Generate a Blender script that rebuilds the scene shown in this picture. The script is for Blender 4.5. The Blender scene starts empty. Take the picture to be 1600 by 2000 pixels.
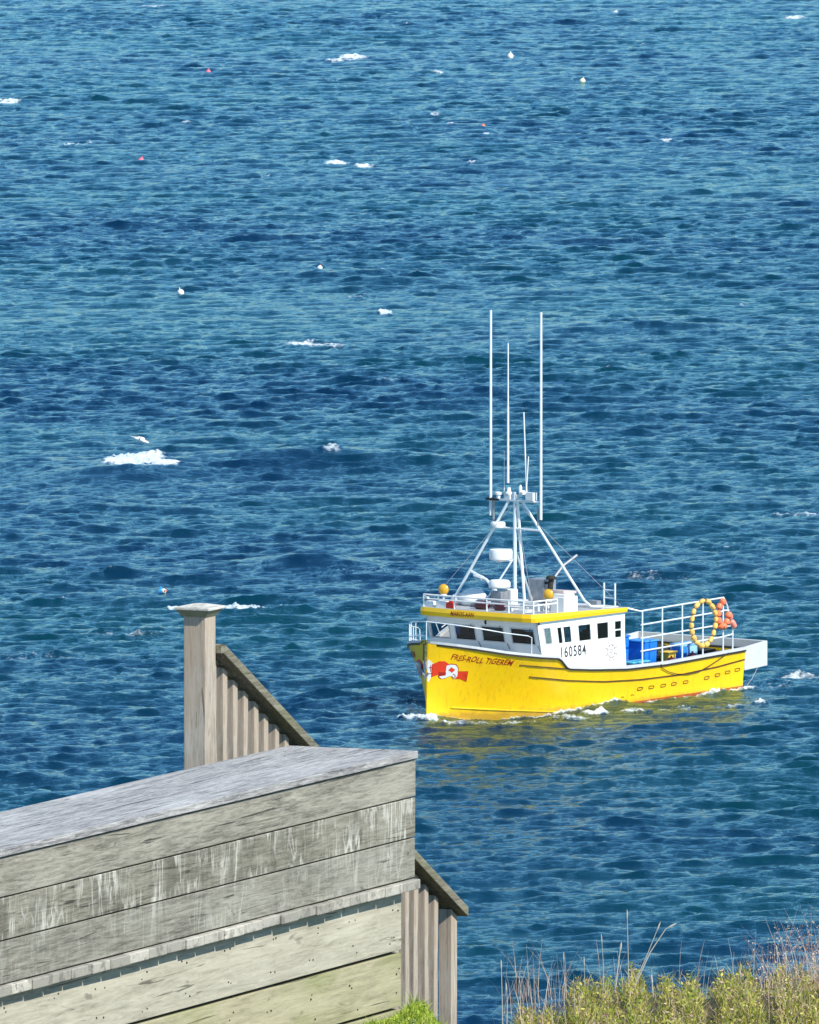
import bpy, bmesh, math, random
import numpy as np
from mathutils import Vector, Matrix
random.seed(7)
R = math.radians
sc = bpy.context.scene
COL = sc.collection

# ------------------------------------------------------------------ camera
H = 50.0
pitch = math.atan(2070/24000)
cd = bpy.data.cameras.new("camera"); cam = bpy.data.objects.new("camera", cd); COL.objects.link(cam)
cam.location = (0, 0, H); cam.rotation_euler = (math.pi/2 - pitch, 0, 0)
cd.sensor_width = 36; cd.lens = 36*24000/2000; cd.clip_start = 1; cd.clip_end = 30000
sc.camera = cam
# ------------------------------------------------------------------ light
SUN_AZ = math.atan2(0.68, -0.73)        # x, y of the direction to the sun
SUN_EL = R(43)
w = bpy.data.worlds.new("World"); sc.world = w; w.use_nodes = True
nt = w.node_tree; bg = nt.nodes["Background"]
sky = nt.nodes.new("ShaderNodeTexSky"); sky.sky_type = 'NISHITA'; sky.sun_disc = False
sky.sun_elevation = SUN_EL; sky.sun_rotation = SUN_AZ
sky.air_density = 1.0; sky.dust_density = 0.2; sky.ozone_density = 4.0
hs_ = nt.nodes.new("ShaderNodeHueSaturation"); hs_.inputs["Saturation"].default_value = 1.14; hs_.inputs["Hue"].default_value = .49
nt.links.new(sky.outputs[0], hs_.inputs["Color"]); nt.links.new(hs_.outputs[0], bg.inputs[0]); bg.inputs[1].default_value = 0.135
sd = bpy.data.lights.new("sun", 'SUN'); sd.energy = 4.4; sd.angle = R(0.5); sd.color = (1, .94, .85)
so = bpy.data.objects.new("sun", sd); COL.objects.link(so)
dv = Vector((math.sin(SUN_AZ)*math.cos(SUN_EL), math.cos(SUN_AZ)*math.cos(SUN_EL), math.sin(SUN_EL)))
so.rotation_euler = dv.to_track_quat('Z', 'Y').to_euler(); so.location = (30, -30, 120)
sc.view_settings.view_transform = 'Standard'; sc.view_settings.look = 'None'
sc.view_settings.exposure = 0.45; sc.view_settings.gamma = 1.0

# ------------------------------------------------------------------ helpers
def link(o, parent=None):
    COL.objects.link(o)
    if parent is not None: o.parent = parent
    return o
def tag(o, label=None, cat=None, group=None, kind=None):
    if label: o["label"] = label
    if cat: o["category"] = cat
    if group: o["group"] = group
    if kind: o["kind"] = kind
    return o
def thing(name, label, cat, loc=(0, 0, 0), rz=0, group=None):
    o = bpy.data.objects.new(name, None); o.empty_display_size = .2
    link(o); o.location = loc; o.rotation_euler = (0, 0, rz)
    return tag(o, label, cat, group)

class MB:
    def __init__(s): s.v = []; s.f = []; s.m = []; s.mi = 0
    def face(s, pts):
        n = len(s.v); s.v += [tuple(p) for p in pts]; s.f.append(tuple(range(n, n+len(pts)))); s.m.append(s.mi)
    def hexa(s, p):            # 8 points: bottom ring 0-3, top ring 4-7
        n = len(s.v); s.v += [tuple(q) for q in p]
        for f in ((3,2,1,0),(4,5,6,7),(0,1,5,4),(1,2,6,5),(2,3,7,6),(3,0,4,7)):
            s.f.append(tuple(n+i for i in f)); s.m.append(s.mi)
    def box(s, x0, x1, y0, y1, z0, z1):
        s.hexa([(x0,y0,z0),(x1,y0,z0),(x1,y1,z0),(x0,y1,z0),(x0,y0,z1),(x1,y0,z1),(x1,y1,z1),(x0,y1,z1)])
    def tube(s, path, r, n=8, cap=True, r2=None):
        path = [Vector(p) for p in path]; N = len(path); n0 = len(s.v)
        t0 = (path[1]-path[0]).normalized()
        a = t0.cross(Vector((0,0,1)))
        if a.length < 1e-3: a = t0.cross(Vector((1,0,0)))
        a.normalize()
        for i, p in enumerate(path):
            t = (path[min(i+1,N-1)]-path[max(i-1,0)]).normalized()
            a = (a - t*a.dot(t)).normalized(); b = t.cross(a)
            rr = r if r2 is None else r+(r2-r)*i/(N-1)
            for k in range(n):
                an = 2*math.pi*k/n
                s.v.append(tuple(p+a*math.cos(an)*rr+b*math.sin(an)*rr))
        for i in range(N-1):
            for k in range(n):
                k2 = (k+1) % n
                s.f.append((n0+i*n+k, n0+i*n+k2, n0+(i+1)*n+k2, n0+(i+1)*n+k)); s.m.append(s.mi)
        if cap:
            s.f.append(tuple(n0+k for k in range(n))[::-1]); s.m.append(s.mi)
            s.f.append(tuple(n0+(N-1)*n+k for k in range(n))); s.m.append(s.mi)
    def bar(s, p, q, r, n=8, r2=None): s.tube([p, q], r, n, True, r2)
    def lathe(s, prof, c=(0,0,0), ax=(0,0,1), n=16):   # profile (radius, height) along axis
        c = Vector(c); ax = Vector(ax).normalized()
        a = ax.cross(Vector((0,0,1)))
        if a.length < 1e-3: a = Vector((1,0,0))
        a.normalize(); b = ax.cross(a); n0 = len(s.v)
        for r_, h_ in prof:
            for k in range(n):
                an = 2*math.pi*k/n
                s.v.append(tuple(c+ax*h_+a*math.cos(an)*r_+b*math.sin(an)*r_))
        for i in range(len(prof)-1):
            for k in range(n):
                k2 = (k+1) % n
                s.f.append((n0+i*n+k, n0+i*n+k2, n0+(i+1)*n+k2, n0+(i+1)*n+k)); s.m.append(s.mi)
        s.f.append(tuple(n0+k for k in range(n))[::-1]); s.m.append(s.mi)
        s.f.append(tuple(n0+(len(prof)-1)*n+k for k in range(n))); s.m.append(s.mi)
    def ball(s, c, r, sz=(1,1,1), n=14, lumps=0, ax=None):
        n0 = len(s.v); m = n//2+1
        for i in range(m+1):
            th = math.pi*i/m
            for k in range(n):
                an = 2*math.pi*k/n
                q = 1 + lumps*(math.sin(3*an+i)+math.cos(2*an-2*i))*math.sin(th)
                p = Vector((math.sin(th)*math.cos(an)*sz[0]*q, math.sin(th)*math.sin(an)*sz[1]*q, math.cos(th)*sz[2]*q))*r
                s.v.append(tuple(Vector(c)+p))
        for i in range(m):
            for k in range(n):
                k2 = (k+1) % n
                s.f.append((n0+i*n+k, n0+(i+1)*n+k, n0+(i+1)*n+k2, n0+i*n+k2)); s.m.append(s.mi)
    def build(s, name, mats, parent=None, smooth=False, bevel=0):
        me = bpy.data.meshes.new(name); me.from_pydata(s.v, [], s.f)
        if not isinstance(mats, (list, tuple)): mats = [mats]
        for m in mats: me.materials.append(m)
        me.polygons.foreach_set("material_index", s.m)
        me.validate(); me.update()
        bm = bmesh.new(); bm.from_mesh(me); bmesh.ops.remove_doubles(bm, verts=bm.verts, dist=1e-5)
        bmesh.ops.recalc_face_normals(bm, faces=bm.faces); bm.to_mesh(me); bm.free()
        if smooth:
            me.polygons.foreach_set("use_smooth", [True]*len(me.polygons))
            try: me.set_sharp_from_angle(angle=R(40))
            except Exception: pass
        o = bpy.data.objects.new(name, me); link(o, parent)
        if bevel:
            b = o.modifiers.new("bevel", 'BEVEL'); b.width = bevel; b.segments = 2; b.limit_method = 'ANGLE'
        return o

# ------------------------------------------------------------------ materials
def mat(name, col, rough=.5, metal=0, spec=.5, dirt=0, dirtcol=None, scale=3, bump=0, coat=0):
    m = bpy.data.materials.new(name); m.use_nodes = True; n = m.node_tree.nodes; l = m.node_tree.links
    p = n["Principled BSDF"]; p.inputs["Base Color"].default_value = (*col, 1)
    p.inputs["Roughness"].default_value = rough; p.inputs["Metallic"].default_value = metal
    p.inputs["Specular IOR Level"].default_value = spec; p.inputs["Coat Weight"].default_value = coat
    if dirt or bump:
        tc = n.new("ShaderNodeTexCoord"); no = n.new("ShaderNodeTexNoise"); no.inputs["Scale"].default_value = scale
        no.inputs["Detail"].default_value = 8; no.inputs["Roughness"].default_value = .65
        l.new(tc.outputs["Object"], no.inputs["Vector"])
        if dirt:
            cr = n.new("ShaderNodeValToRGB"); cr.color_ramp.elements[0].position = .42; cr.color_ramp.elements[1].position = .72
            cr.color_ramp.elements[0].color = (0,0,0,1); cr.color_ramp.elements[1].color = (dirt,dirt,dirt,1)
            mx = n.new("ShaderNodeMix"); mx.data_type = 'RGBA'
            l.new(no.outputs["Fac"], cr.inputs[0]); l.new(cr.outputs[0], mx.inputs["Factor"])
            mx.inputs["A"].default_value = (*col, 1); mx.inputs["B"].default_value = (*(dirtcol or [c*.5 for c in col]), 1)
            l.new(mx.outputs["Result"], p.inputs["Base Color"])
        if bump:
            b = n.new("ShaderNodeBump"); b.inputs["Distance"].default_value = bump; b.inputs["Strength"].default_value = .6
            l.new(no.outputs["Fac"], b.inputs["Height"]); l.new(b.outputs[0], p.inputs["Normal"])
    return m

M = {}
M['yellow'] = mat('yellow_paint', (.93,.56,.001), .32, dirt=.35, dirtcol=(.72,.42,.004), scale=.8, coat=.25)
def hull_paint():
    m = bpy.data.materials.new('hull_yellow'); m.use_nodes = True; n = m.node_tree.nodes; l = m.node_tree.links; p = n["Principled BSDF"]
    p.inputs["Roughness"].default_value = .38; p.inputs["Coat Weight"].default_value = .15
    tc = n.new("ShaderNodeTexCoord")
    def nz(sc_, d, ro=.6, di=0):
        mp = n.new("ShaderNodeMapping"); mp.inputs["Scale"].default_value = sc_; l.new(tc.outputs["Object"], mp.inputs[0])
        q = n.new("ShaderNodeTexNoise"); q.inputs["Scale"].default_value = 1; q.inputs["Detail"].default_value = d; q.inputs["Roughness"].default_value = ro; q.inputs["Distortion"].default_value = di
        l.new(mp.outputs[0], q.inputs["Vector"]); return q.outputs["Fac"]
    def rmp(f, a, b, k=1.0):
        q = n.new("ShaderNodeMapRange"); q.inputs[1].default_value = a; q.inputs[2].default_value = b; q.inputs[4].default_value = k; l.new(f, q.inputs[0]); return q.outputs[0]
    def mx(f, a, b):
        q = n.new("ShaderNodeMix"); q.data_type = 'RGBA'; l.new(f, q.inputs["Factor"])
        if isinstance(a, tuple): q.inputs["A"].default_value = (*a,1)
        else: l.new(a, q.inputs["A"])
        q.inputs["B"].default_value = (*b,1); return q.outputs["Result"]
    c = mx(rmp(nz((.7,.7,1.0), 4), .42, .66, .5), (.96,.585,.001), (.90,.48,.001))
    c = mx(rmp(nz((7,7,.7), 5, .65, .4), .54, .72, .6), c, (.60,.33,.01))
    c = mx(rmp(nz((1.2,1.2,9), 5, .7, 1.0), .64, .74, .35), c, (.45,.27,.03))
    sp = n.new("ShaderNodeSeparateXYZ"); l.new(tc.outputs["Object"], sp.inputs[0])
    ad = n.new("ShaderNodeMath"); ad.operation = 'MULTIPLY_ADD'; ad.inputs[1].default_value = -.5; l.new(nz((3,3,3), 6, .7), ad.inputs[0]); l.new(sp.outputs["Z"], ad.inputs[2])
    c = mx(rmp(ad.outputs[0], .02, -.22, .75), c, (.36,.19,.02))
    l.new(c, p.inputs["Base Color"])
    b = n.new("ShaderNodeBump"); b.inputs["Distance"].default_value = .03; b.inputs["Strength"].default_value = .5; l.new(nz((1.1,1.1,1.1), 4), b.inputs["Height"]); l.new(b.outputs[0], p.inputs["Normal"])
    return m
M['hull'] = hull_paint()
M['white'] = mat('white_paint', (.82,.82,.80), .35, dirt=.5, dirtcol=(.66,.66,.62), scale=1.3)
M['grey_white'] = mat('weathered_white', (.56,.575,.57), .5, dirt=.7, dirtcol=(.45,.47,.48), scale=2.5)
M['deck'] = mat('deck_grey', (.38,.40,.41), .7, dirt=.7, dirtcol=(.24,.25,.26), scale=2)
M['rail'] = mat('rail_aluminium', (.74,.80,.82), .35, metal=.2, dirt=.4, dirtcol=(.5,.56,.6), scale=4)
M['black'] = mat('black_rubber', (.018,.014,.012), .6, dirt=.5, dirtcol=(.06,.035,.012), scale=3)
M['brown'] = mat('brown_stripe', (.06,.025,.004), .6, dirt=.6, dirtcol=(.16,.08,.005), scale=4)
M['red_text'] = mat('red_lettering', (.36,.02,.006), .5)
M['num'] = mat('black_lettering', (.035,.035,.04), .5)
M['pale_print'] = mat('faded_print', (.26,.19,.21), .6, dirt=.7, dirtcol=(.5,.46,.45), scale=7)
M['red'] = mat('red_paint', (.72,.03,.012), .5, dirt=.5, dirtcol=(.55,.02,.01), scale=6)
M['flagred'] = mat('flag_red', (.75,.045,.008), .5)
M['flagdark'] = mat('flag_dark_red', (.38,.012,.008), .5)
M['antifoul'] = mat('antifoul_orange', (.42,.09,.012), .6, dirt=.8, dirtcol=(.12,.04,.015), scale=4)
M['maroon'] = mat('maroon_vinyl', (.075,.006,.014), .3, dirt=.6, dirtcol=(.03,.004,.008), scale=6, coat=.3)
M['gold'] = mat('gold_glass', (.72,.38,.02), .25, coat=.6)
M['golddark'] = mat('gold_housing', (.30,.20,.02), .4)
M['blue'] = mat('blue_plastic', (.01,.19,.75), .4, dirt=.5, dirtcol=(.01,.1,.4), scale=3)
M['paleblue'] = mat('pale_blue_plastic', (.16,.42,.72), .45, dirt=.8, dirtcol=(.4,.6,.8), scale=5)
M['cyan'] = mat('cyan_rope', (.10,.50,.68), .6, dirt=.9, dirtcol=(.02,.2,.32), scale=9)
M['orange'] = mat('orange_vinyl', (.80,.20,.08), .45)
M['pink'] = mat('pink_vinyl', (.85,.30,.22), .45, dirt=.5, dirtcol=(.7,.12,.08), scale=6)
M['float'] = mat('yellow_float', (.86,.52,.13), .5, dirt=.7, dirtcol=(.6,.32,.05), scale=9)
M['dark'] = mat('dark_gear', (.016,.018,.016), .8, dirt=.8, dirtcol=(.05,.04,.03), scale=7, bump=.02)
M['steel'] = mat('galvanised', (.33,.35,.38), .45, metal=.4, dirt=.7, dirtcol=(.2,.18,.18), scale=5)
M['olive'] = mat('weedy_iron', (.05,.055,.012), .6, dirt=.8, dirtcol=(.22,.22,.08), scale=9)
M['buoywhite'] = mat('buoy_white', (.88,.84,.76), .45)
M['buoypink'] = mat('buoy_pink', (.85,.16,.22), .45)
M['buoyyellow'] = mat('buoy_cream', (.88,.82,.5), .45)
M['gull'] = mat('gull_feather', (.84,.85,.86), .7)
M['gullgrey'] = mat('gull_grey', (.42,.44,.47), .7)
M['beak'] = mat('gull_beak', (.6,.35,.03), .5)
M['nail'] = mat('rusty_nail', (.035,.022,.015), .8)
M['gap'] = mat('dark_backing', (.02,.016,.012), .9)

def glass(name, tint=(.02,.035,.035), a=.35):
    m = bpy.data.materials.new(name); m.use_nodes = True; n = m.node_tree.nodes; l = m.node_tree.links
    n.remove(n["Principled BSDF"]); out = n["Material Output"]
    tr = n.new("ShaderNodeBsdfTransparent"); tr.inputs[0].default_value = (a, a*1.05, a*1.05, 1)
    gl = n.new("ShaderNodeBsdfGlossy"); gl.inputs["Roughness"].default_value = .03
    fr = n.new("ShaderNodeFresnel"); fr.inputs[0].default_value = 1.5
    mx = n.new("ShaderNodeMixShader"); l.new(fr.outputs[0], mx.inputs[0]); l.new(tr.outputs[0], mx.inputs[1]); l.new(gl.outputs[0], mx.inputs[2])
    l.new(mx.outputs[0], out.inputs[0]); return m
M['glass'] = glass('tinted_glass', a=.30)

def wood(name, axis, base, dark, light, grain=1.0, streak=0, green=0, bump=.002, warm=None, pale_streak=(.70,.70,.62), ends=False):
    """weathered timber; the grain runs along the object's own axis"""
    m = bpy.data.materials.new(name); m.use_nodes = True; n = m.node_tree.nodes; l = m.node_tree.links
    p = n["Principled BSDF"]; p.inputs["Roughness"].default_value = .8; p.inputs["Specular IOR Level"].default_value = .25
    tc = n.new("ShaderNodeTexCoord")
    def mapping(sc_):
        mp = n.new("ShaderNodeMapping"); mp.inputs["Scale"].default_value = sc_; l.new(tc.outputs["Object"], mp.inputs[0]); return mp
    s = [1,1,1]; f = {'X':0,'Y':1,'Z':2}[axis]
    def noise(sc_, detail=8, rough=.6, dist=0):
        mp = mapping(sc_); no = n.new("ShaderNodeTexNoise"); no.inputs["Scale"].default_value = 1
        no.inputs["Detail"].default_value = detail; no.inputs["Roughness"].default_value = rough; no.inputs["Distortion"].default_value = dist
        l.new(mp.outputs[0], no.inputs["Vector"]); return no.outputs["Fac"]
    def axs(al, ac):
        q = [ac]*3; q[f] = al; return q
    def ramp(fac, a, b):
        cr = n.new("ShaderNodeMapRange"); cr.inputs[1].default_value = a; cr.inputs[2].default_value = b
        l.new(fac, cr.inputs[0]); return cr.outputs[0]
    def mix(fac, A, B):
        mx = n.new("ShaderNodeMix"); mx.data_type = 'RGBA'
        if isinstance(fac, float): mx.inputs["Factor"].default_value = fac
        else: l.new(fac, mx.inputs["Factor"])
        for k, c in (("A", A), ("B", B)):
            if isinstance(c, tuple): mx.inputs[k].default_value = (*c, 1)
            else: l.new(c, mx.inputs[k])
        return mx.outputs["Result"]
    def mul(a, b):
        q = n.new("ShaderNodeMath"); q.operation = 'MULTIPLY'
        for i, x in enumerate((a, b)):
            if isinstance(x, (int, float)): q.inputs[i].default_value = x
            else: l.new(x, q.inputs[i])
        return q.outputs[0]
    fine = noise(axs(7*grain, 85*grain), 7, .75, .8)
    med = noise(axs(1.8*grain, 26*grain), 6, .6, 1.6)
    big = noise(axs(1.1, 3.2), 4, .5)
    crack = noise(axs(1.6, 42), 4, .55, 1.2); knot = noise(axs(3.0, 7.5), 3, .5, 2.5)
    c = mix(ramp(med, .32, .68), dark, base)
    c = mix(mul(ramp(fine, .45, .75), .75), c, light)
    c = mix(mul(ramp(big, .5, .75), .45), c, light)
    c = mix(mul(ramp(fine, .46, .30), .55), c, tuple(x*.6 for x in dark))
    c = mix(mul(ramp(noise(axs(24, 60), 6, .8), .52, .70), .35), c, light)
    c = mix(mul(ramp(crack, .37, .31), .85), c, tuple(x*.30 for x in dark))
    c = mix(mul(ramp(knot, .31, .25), .6), c, tuple(x*.45 for x in dark))
    if warm: c = mix(mul(ramp(noise((2.2,2.2,2.2), 5, .6), .5, .68), .7), c, warm)
    if streak:
        st = noise((5,5,1.3), 4, .6, 1.3)
        c = mix(mul(ramp(st, .52, .36), .45*streak), c, tuple(x*.55 for x in dark))
        def ridge(sc_, wd, di):
            q = n.new("ShaderNodeMath"); q.operation = 'SUBTRACT'; q.inputs[1].default_value = .5; l.new(noise(sc_, 3, .5, di), q.inputs[0])
            q2 = n.new("ShaderNodeMath"); q2.operation = 'ABSOLUTE'; l.new(q.outputs[0], q2.inputs[0]); return ramp(q2.outputs[0], wd, wd*.25)
        c = mix(mul(mul(ridge((9,9,1.5), .030, 1.0), ramp(noise((3.2,3.2,4),3,.5), .46, .60)), .62*streak), c, pale_streak)
        c = mix(mul(mul(ridge((13,13,3.5), .06, 1.6), ramp(noise((4.5,4.5,7),3,.5), .47, .60)), .42*streak), c, pale_streak)
    if green:
        c = mix(mul(ramp(noise((1.6,1.6,5), 5, .6), .46, .62), green), c, (.20,.24,.06))
    if ends:
        g = n.new("ShaderNodeNewGeometry"); c = mix(ramp(g.outputs["Random Per Island"], 1.0, .2), c, tuple(x*.55 for x in base))
        c = mix(mul(ramp(noise((14,14,14), 5, .7), .52, .62), .75), c, tuple(x*.3 for x in base))
    l.new(c, p.inputs["Base Color"])
    b = n.new("ShaderNodeBump"); b.inputs["Distance"].default_value = bump; b.inputs["Strength"].default_value = .9
    ad = n.new("ShaderNodeMath"); ad.operation = 'ADD'; l.new(fine, ad.inputs[0]); l.new(med, ad.inputs[1])
    l.new(ad.outputs[0], b.inputs["Height"]); l.new(b.outputs[0], p.inputs["Normal"])
    return m
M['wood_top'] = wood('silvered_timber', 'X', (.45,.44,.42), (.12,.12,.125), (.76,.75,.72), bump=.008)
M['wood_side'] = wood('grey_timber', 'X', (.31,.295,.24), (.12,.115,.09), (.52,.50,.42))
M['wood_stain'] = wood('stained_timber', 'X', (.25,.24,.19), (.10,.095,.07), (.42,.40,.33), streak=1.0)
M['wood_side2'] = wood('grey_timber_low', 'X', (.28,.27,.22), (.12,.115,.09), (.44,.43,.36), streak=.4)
M['wood_low'] = wood('pale_timber', 'X', (.46,.435,.335), (.31,.29,.22), (.60,.575,.46), grain=.6, bump=.001)
M['wood_base'] = wood('mossy_timber', 'X', (.42,.39,.25), (.28,.26,.16), (.53,.50,.33), grain=.6, green=.35)
M['wood_ends'] = wood('board_ends', 'Y', (.56,.54,.46), (.36,.34,.28), (.70,.68,.60), grain=.35, ends=True)
M['wood_post'] = wood('post_timber', 'Z', (.43,.375,.30), (.25,.21,.165), (.62,.565,.47), grain=.8, warm=(.42,.31,.22))
M['wood_cap'] = wood('cap_timber', 'X', (.60,.59,.54), (.36,.35,.28), (.72,.72,.68))
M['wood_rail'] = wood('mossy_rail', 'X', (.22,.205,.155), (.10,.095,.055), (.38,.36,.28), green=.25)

# ------------------------------------------------------------------ sea
def sea_pt(px, py, z=0.0):
    d = Vector((0, math.cos(pitch), -math.sin(pitch))) + Vector((1,0,0))*((px-800)/24000) + Vector((0, math.sin(pitch), math.cos(pitch)))*((1000-py)/24000)
    return Vector((0,0,H)) + d*((z-H)/d.z)
STEM = Vector((0.67, 484.74, 0))
AX = Vector((.6159, .7878, 0)).normalized(); PX = Vector((AX.y, -AX.x, 0))

rng = np.random.default_rng(11)
N = 1024; L = 128.0
kk = 2*np.pi*np.fft.fftfreq(N, L/N)
KX, KY = np.meshgrid(kk, kk, indexing='ij'); K = np.sqrt(KX**2+KY**2); K[0,0] = 1
def spectrum(lam_p, dirx, diry, spread, lmin):
    kp = 2*np.pi/lam_p
    c = np.abs(KX*dirx+KY*diry)/K
    S = np.exp(-1.0*(kp/K)**2)/K**3.4 * (c**spread) * np.exp(-(K*lmin)**2)
    S[0,0] = 0; return np.sqrt(S)
A_ = spectrum(2.3, 0, 1, 2.0, .05) + 1.0*spectrum(8.0, .15, .98, 4.0, .25)
ph = (rng.normal(size=(N,N)) + 1j*rng.normal(size=(N,N)))
Hh = A_*ph
h = np.real(np.fft.ifft2(Hh)); sx = np.real(np.fft.ifft2(1j*KX*Hh)); sy = np.real(np.fft.ifft2(1j*KY*Hh))
norm = .225/np.sqrt((sx**2+sy**2).mean()); Hh *= norm; h *= norm
Dx = np.real(np.fft.ifft2(-1j*KX/K*Hh)); Dy = np.real(np.fft.ifft2(-1j*KY/K*Hh))
jxx = np.real(np.fft.ifft2(KX*KX/K*Hh)); jyy = np.real(np.fft.ifft2(KY*KY/K*Hh))
J = 1 - 1.1*(jxx+jyy)          # small where crests pinch
# small-scale noise tile for breaking up the foam
NF = 512; kf = np.fft.fftfreq(NF)*NF; FX, FY = np.meshgrid(kf, kf, indexing='ij'); FK = np.sqrt(FX**2+FY**2); FK[0,0] = 1
fn = np.real(np.fft.ifft2((rng.normal(size=(NF,NF))+1j*rng.normal(size=(NF,NF)))/FK**1.1)); fn = (fn-fn.mean())/fn.std()
ln = np.real(np.fft.ifft2((rng.normal(size=(NF,NF))+1j*rng.normal(size=(NF,NF)))/FK**1.9*(FK>1))); ln = (ln-ln.mean())/ln.std()
PSI = R(20)
def tile(T, x, y, size, ang):
    n_ = T.shape[0]
    u = (x*math.cos(ang)+y*math.sin(ang))/size*n_; v = (-x*math.sin(ang)+y*math.cos(ang))/size*n_
    u0 = np.floor(u).astype(int); v0 = np.floor(v).astype(int); fu = u-u0; fv = v-v0
    u1 = (u0+1) % n_; v1 = (v0+1) % n_; u0 %= n_; v0 %= n_
    return (T[u0,v0]*(1-fu)*(1-fv)+T[u1,v0]*fu*(1-fv)+T[u0,v1]*(1-fu)*fv+T[u1,v1]*fu*fv)
# ridges of larger swell: centre px, half length px, height m, thickness m
RIDGE = [(600,908,300,.75,2.4,.00), (235,928,170,.55,2.4,.0), (590,1110,100,.50,1.5,.02), (160,990,90,.22,2.0,0),
         (660,545,210,.35,3.0,0), (740,740,120,.28,2.2,0), (40,915,90,.3,2.0,0), (1240,640,150,.25,2.4,0), (1000,330,200,.3,3,0),
         (330,1440,140,.18,1.4,0), (1180,1640,90,.16,1.2,0), (1380,1480,70,.15,1.0,0)]
# whitecaps and pale streaks: centre px, half width px, half height px, strength
FOAM_GLEAM = [(262,912,52,14,2.0), (312,922,34,5,1.6), (225,915,18,5,1.4), (650,905,20,3,.7), (688,113,26,5,1.4), (655,120,18,3,1.2), (18,200,26,4,1.7), (160,280,18,4,1.3),
        (130,284,18,3,1.2), (655,320,24,3,1.3), (713,325,22,4,1.3), (850,225,14,3,1.1), (855,141,14,3,1.0), (700,580,34,4,1.0), (748,534,14,4,1.2), (752,610,12,6,1.4),
        (1300,277,14,3,1.1), (520,345,14,3,1.0), (950,262,20,3,1.0), (1205,23,16,2,1.0), (1555,35,26,3,.9), (300,12,28,2,1.0), (620,672,30,6,.8), (660,676,24,5,.8),
        (920,326,12,2,.9), (1450,595,10,4,.9), (1255,88,14,2,.8), (365,240,14,2,1.0), (1490,1060,26,4,.8), (930,420,16,3,.7), (1525,450,14,3,.8), (510,1108,20,4,.7),
        (880,244,8,2,1.0),(345,1188,20,4,.9),(120,1176,14,4,.8),(760,745,40,5,.5),
        # the boat's own white water, then pale streaks away from it
        (813,1396,24,10,1.5), (808,1376,17,17,1.0), (795,1400,16,5,1.0), (840,1403,22,5,1.0), (905,1412,50,3,.9), (1020,1411,50,3,.9), (1110,1402,40,4,.9), (1165,1392,26,5,1.15),
        (1240,1390,30,3,.6), (1338,1381,20,4,1.0), (1300,1386,18,3,.7), (1400,1381,24,3,.6), (1478,1374,22,4,1.1), (1440,1379,24,3,.8), (1520,1330,60,5,.9), (1570,1320,50,6,.8),
        (1560,1005,70,6,.8), (1430,1068,130,7,.62), (700,1118,100,8,.72), (480,1190,90,6,.85), (70,1285,90,6,.8), (260,1240,90,6,.45), (1510,1342,60,6,.95), (600,672,50,8,.6), (90,1130,60,5,.7), (1290,1125,110,5,.40)]  # mostly pale streaks: part thin froth, part sky reflection painted white
RIDW = []
for px_, py_, hl, hh_, th_, tl in RIDGE:
    c_ = sea_pt(px_, py_); RIDW.append((c_.x, c_.y, hl/24000*c_.y, hh_, th_))
FOAM_GLEAMW = []
for px_, py_, hw, hv, s_ in FOAM_GLEAM:
    c_ = sea_pt(px_, py_); FOAM_GLEAMW.append((c_.x, c_.y, hw/24000*c_.y, hv/24000*c_.y*c_.y/H, s_))
WSt = [(0,.05),(.12,.42),(.25,.72),(.5,1.15),(1,1.72),(1.5,2.1),(2,2.4),(3,2.85),(4,3.08),(5,3.2),(7,3.35),(9,3.4),(12,3.4),(16.75,3.35)]
WLt = [(0,.02),(.5,.3),(1,.6),(2,1.2),(3,1.75),(4,2.2),(5,2.55),(6,2.8),(8,3.05),(10,3.15),(16.75,3.2)]
def sea_fields(x, y):
    amp = np.clip(1+.13*tile(ln, x, y, 190., .5), .45, 1.6)
    hz = tile(h, x, y, L, PSI)*amp
    dx = tile(Dx, x, y, L, PSI)*amp; dy = tile(Dy, x, y, L, PSI)*amp
    ddx = dx*math.cos(PSI)-dy*math.sin(PSI); ddy = dx*math.sin(PSI)+dy*math.cos(PSI)
    for cx, cy, hl, hh_, th_ in RIDW:
        yy = y-cy - .10*(x-cx) - .8*np.sin((x-cx)*.35+cx)
        g = np.exp(-((x-cx)/hl)**2)*hh_*np.where(yy < 0, np.exp(-(yy/th_)**2), np.exp(-(yy/(th_*2.2))**2)); hz = hz+g
    tb = (x-STEM.x)*AX.x+(y-STEM.y)*AX.y; wb = np.abs((x-STEM.x)*PX.x+(y-STEM.y)*PX.y)
    wl = np.interp(tb, [a for a, b in WLt], [b for a, b in WLt])
    dist = wb-wl
    near = np.exp(-(dist/1.6)**2)*(tb > -1.2)*(tb < 17.5)
    trough = -.20*np.exp(-((tb-3.2)/2.4)**2)*near + .20*np.exp(-((tb-7.8)/1.3)**2)*near + .12*np.exp(-((tb-.2)/.7)**2)*near
    lee = np.exp(-(np.maximum(dist, 0)/7.)**2)*np.exp(-((tb-6)/8.)**2)*(((x-STEM.x)*PX.x+(y-STEM.y)*PX.y) > 0)
    hz = hz*(1-.45*near)*(1-.55*lee)+trough
    jj = 1-(1-tile(J, x, y, L, PSI))*amp
    fo = np.clip((.30-jj)*1.2, 0, .62)
    for cx, cy, sx_, sy_, s_ in FOAM_GLEAMW:
        fo = fo + s_*np.exp(-(((x-cx)/sx_)**2+((y-cy)/sy_)**2)**1.3)
    fo = fo + .85*np.exp(-((dist-.12)/.20)**2)*(tb > 0)*(tb < 17.3)
    grain = tile(fn, x, y, 34., 1.1)
    fo = fo*(1+.58*grain) + .06*grain*(fo > .15)
    return hz, ddx, ddy, fo
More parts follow.
